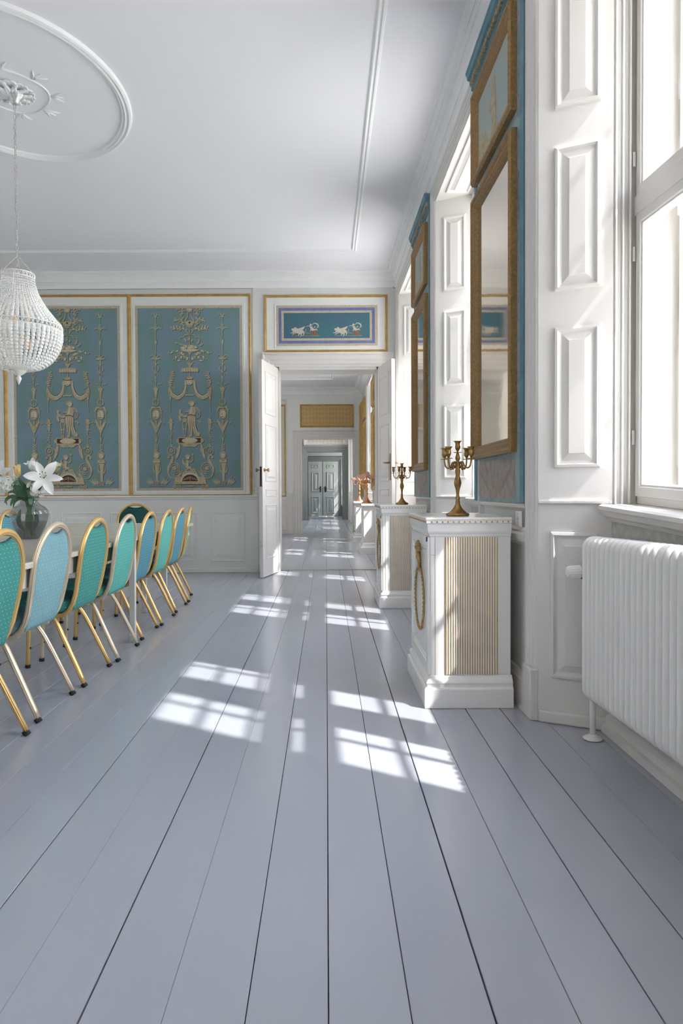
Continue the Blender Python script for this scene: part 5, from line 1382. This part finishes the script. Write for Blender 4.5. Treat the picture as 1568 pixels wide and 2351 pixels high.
def leafobj(t, pts, w, m):
    p = smooth_path(pts, 5); vs = []; fs = []
    for i, q in enumerate(p):
        s_ = i / (len(p) - 1); ww = w * math.sin(math.pi * (0.05 + 0.93 * s_)) ** 0.8 / 2
        dd = (p[min(i + 1, len(p) - 1)] - p[max(i - 1, 0)]).normalized(); sd = dd.cross(Vector((0.2, -1, 0.3))).normalized()
        vs += [tuple(q + sd * ww), tuple(q + Vector((0, 0.15 * ww, -0.25 * ww))), tuple(q - sd * ww)]
    for i in range(len(p) - 1):
        for j in (0, 1): fs.append((3 * i + j, 3 * i + j + 1, 3 * i + j + 4, 3 * i + j + 3))
    build(MB().add(vs, fs), 'leaf', m, t, smooth=True)
t1 = lily(102, 1098, -0.05, (0.30, -1, 0.25), 0.145, 0.062, 'largest wide-open white lily on the right side of the bouquet', curl=0.55, tilt=-0.05)
lily(3, 1092, -0.02, (-0.25, -1, 0.35), 0.115, 0.06, 'white lily at the left picture edge above the vase', curl=0.5, tilt=0.0)
lily(82, 1082, 0.03, (-0.35, -0.5, 0.9), 0.095, 0.06, 'cupped greenish-white lily behind the largest lily', m='petal', curl=0.3, tilt=0.75, stam=False)
t2 = lily(126, 1083, 0.04, (0.45, -0.45, 0.8), 0.075, 0.06, 'pale creamy rose at the upper right of the bouquet', m='petalgreen', curl=0.35, tilt=0.85, n=8, ruff=.25, stam=False, name='rose')
t3 = lily(41, 1096, -0.09, (-0.05, -0.1, 1), 0.085, 0.044, 'apricot-tipped green lily bud standing upright above the vase', m='petalorange', curl=0.12, tilt=0.78, n=6, stam=False, name='lily_bud')
def cluster(px, py, dy, r, n, lab, name='stock_flower'):
    c = vpos(px, py, dy); t = thing(name, lab, 'flower', c, 0, FG); rnd = random.Random(px)
    for k in range(n):
        d = Vector((rnd.gauss(0, 1), -abs(rnd.gauss(0, 1)) * 0.8, rnd.gauss(0.2, 1))).normalized(); cc = d * r * rnd.uniform(.55, 1.0)
        mb = MB()
        for q in range(5):
            vs, fs = petal_mb(r * 0.42, r * 0.36, 0.5, 4, 2, 0.4); mb.add(orient(vs, d, cc, spin=q * 1.2566 + k, tilt=0.2), fs)
        build(mb, 'floret', M['petal'], t, smooth=True, world=False)
    mb = MB()
    for k in range(14): mb.ball(tuple(Vector((rnd.uniform(-1, 1), -0.8, rnd.uniform(-1, 1))) * r * .6), 0.0025, 5, 4)
    build(mb, 'centres', M['stamen'], t, world=False)
    build(MB().tube(stem_tube(c), 0.003, 6), 'stem', M['stem'], t, smooth=True)
cluster(87, 1120, -0.02, 0.062, 34, 'ruffled white stock blossom hanging just above the vase rim')
cluster(12, 1114, -0.02, 0.064, 32, 'ruffled white stock blossom at the left, low beside the vase')
cluster(28, 1100, 0.01, 0.034, 12, 'small white blossom cluster under the apricot bud')
gt = thing('foliage_stem', 'dark and soft green leafy stems spilling over the vase rim', 'foliage', (VX, VY, VZ + 0.27), 0, FG)
def V_(px, py, dy=-0.03): return vpos(px, py, dy)
rim = (64, 1148)
for (pts, w, mm) in ((((60, 1150), (66, 1128), (78, 1108), (94, 1091)), 0.040, 'leaf'), (((58, 1135), (66, 1122), (71, 1138), (71, 1162)), 0.040, 'leaf2'), (((52, 1142), (34, 1128), (33, 1112), (41, 1102)), 0.032, 'leaf2'),
                     (((58, 1148), (42, 1138), (30, 1148), (24, 1162)), 0.026, 'leaf'), (((56, 1148), (38, 1142), (22, 1142), (9, 1155)), 0.022, 'leaf'), (((56, 1150), (46, 1145), (34, 1152), (30, 1166)), 0.018, 'leaf'),
                     (((54, 1146), (30, 1138), (14, 1146), (16, 1160)), 0.016, 'leaf'), (((60, 1146), (50, 1125), (40, 1118), (26, 1116)), 0.03, 'leaf'), (((64, 1146), (58, 1120), (48, 1108), (44, 1098)), 0.024, 'leaf'),
                     (((62, 1148), (72, 1132), (88, 1138), (95, 1132)), 0.02, 'leaf2'), (((70, 1140), (96, 1118), (112, 1116), (122, 1124)), 0.02, 'leaf2'), (((62, 1146), (54, 1130), (60, 1118), (70, 1112)), 0.03, 'leaf'),
                     (((58, 1150), (44, 1132), (30, 1128), (18, 1132)), 0.024, 'leaf'), (((60, 1150), (50, 1138), (46, 1126), (52, 1118)), 0.035, 'leaf')):
    leafobj(gt, [V_(px, py, -0.03 - 0.01 * i) for i, (px, py) in enumerate(pts)], w, M[mm])
rnd = random.Random(3)
for k in range(9):
    a = rnd.uniform(0, 6.28); b = Vector((VX + 0.035 * math.cos(a), VY + 0.035 * math.sin(a), VZ + 0.02)); e = Vector((VX - 0.035 * math.cos(a + .7), VY - 0.035 * math.sin(a + .7), VZ + 0.27))
    build(MB().tube([b, b.lerp(e, .5) + Vector((0.02 * math.cos(a), 0, 0)), e], 0.0032, 6), 'stem', M['stem'], gt, smooth=True)
for k in range(3):
    leafobj(gt, [(VX - 0.03 + 0.03 * k, VY - 0.02, VZ + 0.06), (VX - 0.06 + 0.06 * k, VY - 0.03, VZ + 0.12), (VX + 0.05 * (k - 1), VY - 0.02, VZ + 0.20)], 0.03, M['leaf'])

# ---------------------------------------------------------------- crystal chandelier
KX, KY = -2.150, 4.80
def az(px, py): return at_y(px, py, KY)[1]
t = thing('chandelier', 'crystal basket chandelier hanging on a long white chain above the dining table', 'chandelier', (KX, KY, HC))
build(MB().lathe([(0.0, 3.745), (0.016, 3.742), (0.024, 3.755), (0.034, 3.775), (0.058, 3.800), (0.064, 3.808), (0.062, 3.814), (0.030, 3.818), (0.0, 3.819)], 24, KX, KY, 0, lobes=8, amp=0.06), 'canopy', M['silver'], t, smooth=True)
build(MB().tube([(KX, KY, 3.815), (KX, KY, 3.831)], 0.012, 8), 'ceiling_hook', M['brass'], t)
zt_ring, zm_ring, zb_fin = 2.560, 2.195, 1.820
rt, rm = 0.112, 0.292
# chain links
nl = 30; ztop = 3.745; zbot = 2.70; step = (ztop - zbot) / nl
lk = {}
for o_ in (0, 1):
    pts = []
    for k in range(14):
        a = 2 * math.pi * k / 14; x = 0.0085 * math.cos(a); z = (0.62 * step) * math.sin(a)
        pts.append((x, 0, z) if o_ == 0 else (0, x, z))
    lk[o_] = MB().tube(pts, 0.0022, 6, closed=True, up=(0, 1, 0) if o_ == 0 else (1, 0, 0)).mesh('chain_link', M['chainwhite'], True)
for i in range(nl):
    o = bpy.data.objects.new('chain_link', lk[i % 2]); COL.objects.link(o); o.parent = t; o.location = (0, 0, ztop - (i + .5) * step - HC)
build(MB().tube(smooth_path([(KX, KY, 3.75)] + [(KX + 0.006 * math.sin(k * 1.7), KY + 0.006 * math.cos(k * 1.7), 3.7 - k * 0.1) for k in range(11)], 4), 0.0022, 6), 'cable', M['chainwhite'], t, smooth=True)
for k in range(4):
    a = k * math.pi / 2 + .5; mb = MB(); p0 = Vector((KX, KY, 2.70)); p1 = Vector((KX + rt * math.cos(a), KY + rt * math.sin(a), zt_ring + 0.01))
    for i in range(5):
        c0 = p0.lerp(p1, i / 5); c1 = p0.lerp(p1, (i + 1.15) / 5); mb.tube([c0, c0.lerp(c1, .2) + Vector((.004, .004, 0)), c0.lerp(c1, .8) + Vector((.004, .004, 0)), c1], 0.0022, 5)
    build(mb, 'suspension_chain', M['chainwhite'], t)
def filigree(rad, z0, z1, n_, nm):
    mb = MB()
    for zz in (z0, z1): mb.tube([(KX + rad * math.cos(2 * math.pi * k / 64), KY + rad * math.sin(2 * math.pi * k / 64), zz) for k in range(64)], 0.0030, 6, closed=True)
    h = (z1 - z0) / 2
    for k in range(n_):
        a = 2 * math.pi * k / n_; ux, uy = -math.sin(a), math.cos(a); cx, cy = KX + rad * math.cos(a), KY + rad * math.sin(a)
        mb.tube([(cx + ux * h * .85 * math.cos(q * .7854), cy + uy * h * .85 * math.cos(q * .7854), (z0 + z1) / 2 + h * .9 * math.sin(q * .7854)) for q in range(8)], 0.0022, 5, closed=True)
        mb.tube([(cx + ux * h * (0.9 + .3 * q), cy + uy * h * (.9 + .3 * q), z0 + (z1 - z0) * q / 3) for q in range(4)], 0.0018, 5)
    return build(mb, nm, M['white'], t)
filigree(rt, zt_ring - 0.020, zt_ring + 0.014, 26, 'top_ring')
filigree(rm, zm_ring - 0.018, zm_ring + 0.018, 56, 'middle_ring')
def bead(mb, c, r, ux, uy):
    """flat faceted bead facing outward"""
    nrm = Vector((ux, uy, 0)).normalized(); tx = Vector((-nrm.y, nrm.x, 0)); c = Vector(c); n_ = 8; vs = []; fs = []
    for q in range(n_):
        a = 2 * math.pi * q / n_ + .39; vs.append(tuple(c + tx * r * math.cos(a) + Vector((0, 0, r * math.sin(a)))))
    for sg in (1, -1):
        for q in range(n_):
            a = 2 * math.pi * q / n_ + .39; vs.append(tuple(c + nrm * sg * r * .42 + tx * r * .5 * math.cos(a) + Vector((0, 0, r * .5 * math.sin(a)))))
    for q in range(n_):
        q2 = (q + 1) % n_; fs += [(q, q2, n_ + q2, n_ + q), (q2, q, 2 * n_ + q, 2 * n_ + q2)]
    fs += [tuple(range(n_, 2 * n_)), tuple(range(3 * n_ - 1, 2 * n_ - 1, -1))]
    mb.add(vs, fs)
rnd = random.Random(11)
NS = 54
for k in range(NS):          # upper strands, top ring -> middle ring
    a = 2 * math.pi * k / NS; mb = MB(); ca, sa = math.cos(a), math.sin(a); n_ = 19
    for i in range(n_):
        s_ = (i + .5) / n_; r_ = rt + (rm - rt) * (s_ ** 1.55); z = zt_ring - 0.022 - (zt_ring - 0.022 - zm_ring - 0.02) * (s_ ** 0.93)
        bead(mb, (KX + r_ * ca, KY + r_ * sa, z), min(0.0115, (0.0056 + 0.0085 * s_)) * rnd.uniform(.94, 1.05), ca, sa)
    build(mb, 'bead_strand', M['bead'], t)['kind'] = 'stuff'
NB = 50
for k in range(NB):          # lower basket
    a = 2 * math.pi * (k + .5) / NB; mb = MB(); ca, sa = math.cos(a), math.sin(a); n_ = 17
    zz = zm_ring - 0.034
    for i in range(n_):
        s_ = (i + .3) / n_; th = s_ * math.pi / 2
        r_ = rm * math.cos(th) ** 0.80 * 0.99 + 0.030 * s_; z = zm_ring - 0.022 - (zm_ring - 0.022 - 1.905) * math.sin(th) ** 1.15
        rb = 0.0190 * (1 - 0.62 * s_ ** .8) if i < 3 else 0.0172 * (1 - 0.60 * s_)
        bead(mb, (KX + r_ * ca, KY + r_ * sa, z), max(0.0058, rb) * rnd.uniform(.94, 1.05), ca, sa)
    build(mb, 'bead_strand', M['bead'], t)['kind'] = 'stuff'
mb = MB()
for k in range(8):
    a = 2 * math.pi * k / 8 + .2
    mb.tube([(KX + (rt + (rm - rt) * (s_ ** 1.55)) * .985 * math.cos(a), KY + (rt + (rm - rt) * (s_ ** 1.55)) * .985 * math.sin(a), zt_ring - (zt_ring - zm_ring) * (s_ ** .93)) for s_ in (0, .15, .3, .45, .6, .75, .9, 1)], 0.0025, 5)
build(mb, 'frame_ribs', M['white'], t)
build(MB().lathe([(0.0, 1.905), (0.050, 1.915), (0.058, 1.910), (0.052, 1.895), (0.034, 1.878), (0.018, 1.868), (0.010, 1.862), (0.017, 1.852), (0.018, 1.842), (0.012, 1.828), (0.006, 1.812), (0.0, 1.800)], 20, KX, KY, 0, lobes=10, amp=0.05), 'finial', M['white'], t, smooth=True)
build(MB().tube([(KX, KY, 1.90), (KX, KY, 2.55)], 0.007, 8), 'central_rod', M['chainwhite'], t)
for k in range(6):
    a = k * 1.047 + .3; r_ = 0.12; z0 = 2.06 if k % 2 else 2.25
    r_ = 0.13 if k % 2 else 0.07
    h = build(MB().tube(smooth_path([(KX, KY, z0 - .05), (KX + r_ * .6 * math.cos(a), KY + r_ * .6 * math.sin(a), z0 - .07), (KX + r_ * math.cos(a), KY + r_ * math.sin(a), z0)], 4), 0.004, 6), 'lamp_arm', M['chainwhite'], t)
    build(MB().lathe([(0.006, 0), (0.012, 0.012), (0.017, 0.030), (0.014, 0.050), (0.006, 0.070), (0, 0.078)], 10, KX + r_ * math.cos(a), KY + r_ * math.sin(a), z0), 'bulb', M['bulb'], t, smooth=True)

# ---------------------------------------------------------------- rooms beyond the doorway
FB2 = FBK(Y2B)
surround(FB2, _x0, _x1, _z0, 0.20, wall_second, M['wood'])
for (xx0, xx1) in ((_x0 - 0.02, _x0 + 0.004), (_x1 - 0.004, _x1 + 0.02)):
    build(MB(FB2).box(xx0, xx1, 0, _z0, -0.36, 0.0), 'door_lining', M['wood'], wall_second)
build(MB(FB2).box(_x0, _x1, _z0 - 0.004, _z0 + 0.02, -0.36, 0.0), 'door_lining', M['wood'], wall_second)
a0, a1, z0, z1 = rect_back(688.5, 928.5, 812, 981, Y2B)
t = thing('overdoor_picture', 'gold damask over-door panel in the next room', 'panel', (a0, Y2B, z0))
loc = lambda u, v, c: Vector((u, -c, v))
build(MB(loc).loft(0, a1 - a0, 0, z1 - z0, [(0, 0), (0.003, 0.02), (0.018, 0.028), (0.034, 0.020), (0.042, 0.008)], False), 'gilt_frame', M['gold'], t, world=False)
build(MB(loc).loft(0.04, a1 - a0 - 0.04, 0.04, z1 - z0 - 0.04, [(0, 0.0), (0, 0.008)]), 'damask_paper', M['damask'], t, world=False)
# pale yellow panel with gilt frame and white outer moulding
a0, a1, z0, z1 = rect_back(560, 929, 658.5, 1141, Y2B)
t = thing('wall_panel', 'pale yellow wall panel with gilt edge seen through the doorway at left', 'panel', (a0, Y2B, z0))
build(MB(loc).loft(0, a1 - a0, 0, z1 - z0, [(0, 0), (0.003, 0.02), (0.02, 0.028), (0.040, 0.020), (0.052, 0.006)], False), 'gilt_frame', M['gold'], t, world=False)
build(MB(loc).loft(0.04, a1 - a0 - 0.04, 0.04, z1 - z0 - 0.04, [(0, 0.0), (0, 0.008)]), 'panel_face', M['yellowpaper'], t, world=False)
b0, b1, y0_, y1_ = rect_back(555, 916, 661, 1149, Y2B)
build(MB(FB2).loft(b0, b1, y0_, y1_, [(0, 0), (0.0, 0.03), (0.03, 0.035), (0.05, 0.01), (0.06, 0.0)], False), 'outer_moulding', M['wood'], wall_second)
build(MB(FB2).box(XL, _x0 - 0.21, 0.0, 0.98, 0, 0.02), 'dado', M['wood'], wall_second, bevel=0.008)
c0, c1, cz0, cz1 = rect_back(632, 1161, 661, 1217, Y2B)
build(MB(FB2).loft(c0, c1, cz0, cz1, [(i * 1.6, h * 1.4 + .02) for i, h in PANEL_FLAT]), 'dado_panel', M['wood'], wall_second)
a, b, z0, z1 = rect_back(660, 1135, 665, 1148, Y2B)
socket(FB2, a, b, z0, z1, 0.0, 'small white socket beside the yellow panel in the next room')
# gilt frames on the window wall of the second room
def gilt_pair(a0, a1, zs, lab, deep=0.05):
    t = thing('pier_mirror', lab, 'mirror', tuple(FW(a0, zs[0][0], 0)), WA, 'gilt pier frames in the next room')
    for i, (z0, z1) in enumerate(zs):
        lo = lambda a, b, c: Vector((-c, a - a0, b - zs[0][0]))
        build(MB(lo).loft(a0, a1, z0, z1, [(0, 0), (0, deep), (0.03, deep + 0.02), (0.06, deep), (0.085, deep * .6), (0.09, 0.01)], False), 'gilt_frame', M['gold'], t, world=False)
        build(MB(lo).loft(a0 + 0.085, a1 - 0.085, z0 + 0.085, z1 - 0.085, [(0, 0.01), (0, 0.014)]), 'mirror_glass' if i == 0 else 'canvas', M['mirror'] if i == 0 else M['canvas'], t, world=False)
def zz(py, Y): return at_y(860, py, Y)[1]
gilt_pair(11.55, 12.55, [(zz(1126, 12.2), zz(940, 12.2)), (zz(930, 12.2), zz(866, 12.2))], 'gilt mirror and picture frame nearest the right door leaf, next room')
gilt_pair(14.55, 15.35, [(zz(1124, 15), zz(972, 15)), (zz(964, 15), zz(915, 15))], 'narrower gilt mirror frame behind the copper candelabra')
gilt_pair(15.75, 16.35, [(zz(1140, 16), zz(925, 16))], 'tall slim gilt frame in the far corner of the next room')
# plain white cabinets
def cabinet(Y, xl, top, lab, depth=0.72):
    t = thing('plain_cabinet', lab, 'cabinet', (0.72, Y + depth / 2, 0), 0, 'plain white cabinets in the next room')
    xr = wall_x(Y) - 0.025
    mb = MB(); stepped(mb, xl + 0.07, xr, Y + 0.06, Y + depth - 0.06, [(0.06, 0.0), (0.06, 0.10), (0.05, 0.11), (0.03, 0.13), (0.02, 0.165), (0.0, 0.18)]); build(mb, 'plinth', M['white'], t)
    build(MB().box(xl + 0.07, xr, Y + 0.06, Y + depth - 0.06, 0.17, top - 0.03), 'body', M['wood'], t, bevel=0.004)
    build(MB().box(xl + 0.03, xr, Y + 0.02, Y + depth - 0.02, top - 0.035, top), 'top', M['white'], t, bevel=0.006)
    fr = lambda a, b, c: Vector((xl + 0.07 - c, a, b))
    build(MB(fr).loft(Y + 0.10, Y + depth - 0.10, 0.22, top - 0.08, PANEL_FLAT), 'door', M['white'], t)
    return t
cabinet(11.24, 0.545, 0.825, 'plain white cabinet in the next room behind the gilt-fluted pedestal')
cabinet(13.64, 0.52, 0.825, 'farther plain white cabinet in the next room beside the inner doorway')
candelabrum(at_y(842, 1154, 11.7)[0], 11.7, 0.825, 0.2, 'taller copper candelabrum with crystal bowls in the next room', 1.45, M['copper'], True, 'copper candelabra with crystal bowls')
candelabrum(at_y(825, 1153, 13.9)[0], 13.9, 0.825, 0.8, 'lower copper candelabrum with crystal bowls, left of the taller one', 1.42, M['copper'], True, 'copper candelabra with crystal bowls')
# third room
FB3 = FBK(Y3B)
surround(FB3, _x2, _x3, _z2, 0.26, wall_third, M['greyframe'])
q0, q1, qz0, qz1 = rect_back(697, 985, 798, 1024, Y3B)
build(MB(FB3).loft(q0, q1, qz0, qz1, [(0, 0), (0, 0.04), (0.05, 0.045), (0.08, 0.01)], True), 'overdoor_board', M['wood'], wall_third)
q0, q1, qz0, qz1 = rect_back(706, 990, 787, 1017, Y3B)
t = thing('overdoor_frieze', 'strip of rose medallion paper above the grey door frame', 'panel', (q0, Y3B - 0.02, qz0))
build(MB(loc).loft(0, q1 - q0, 0, qz1 - qz0, [(0, 0.0), (0, 0.012)]), 'paper', M['rosepaper'], t, world=False)
build(MB(FB3).box(XL, q0 - 1.0, 0, 4, 0, 0.004), 'wall_paint', M['wall'], wall_third)
# fourth room: closed double door
FB4 = FBK(Y4B)
e0, e1, ez0, ez1 = rect_back(707.5, 1060, 776.5, 1186.5, Y4B)
dt = thing('double_door', 'closed grey-green double door at the end of the enfilade', 'door', ((e0 + e1) / 2, Y4B, 0))
es, _, _, _ = rect_back(741.5, 1060, 741.5, 1186, Y4B)
ez0 = 0.0
for i, (x0_, x1_) in enumerate(((e0, es - 0.012), (es + 0.012, e1))):
    lf = build(MB(FB4).box(x0_, x1_, 0.01, ez1, 0.02, 0.075), 'door_leaf', M['greydoor'], dt)
    for (pz0, pz1) in ((0.12, 0.80), (1.0, 1.80), (1.95, 2.16)):
        f0 = x0_ + 0.17 * (x1_ - x0_) * 1.4; f1 = x1_ - 0.17 * (x1_ - x0_) * 1.4
        if pz1 > ez1 - .1: pz1 = ez1 - 0.12
        build(MB(FB4).loft(f0, f1, pz0, pz1, [(0, 0.075), (0.01, 0.10), (0.03, 0.10), (0.045, 0.078), (0.09, 0.078), (0.12, 0.095)]), 'door_panel', M['greydoor'], dt)
    hx = es - 0.10 if i == 0 else es + 0.10
    build(MB(FB4).box(hx - 0.03, hx + 0.03, 0.98, 1.22, 0.075, 0.09), 'handle_plate', M['iron'], dt)
    build(MB(FB4).tube([(hx, 1.14, 0.09), (hx, 1.14, 0.14), (hx + (0.08 if i else -0.08), 1.14, 0.14)], 0.014, 8), 'handle', M['iron'], dt)
build(MB(FB4).loft(e0 - 0.2, e1 + 0.2, -0.3, ez1 + 0.2, [(0, 0), (0, 0.10), (0.08, 0.11), (0.12, 0.07), (0.19, 0.06), (0.2, 0.0)], False), 'door_frame', M['greyframe'], dt)
build(MB(FB4).box(XL, 1.0, ez1 + 0.22, ez1 + 0.42, 0, 0.12), 'white_frieze', M['greydoor'], bpy.data.objects['wall_far_end'])
# open leaf edge in the doorway to the fourth room
print('built', len(bpy.data.objects), 'objects')
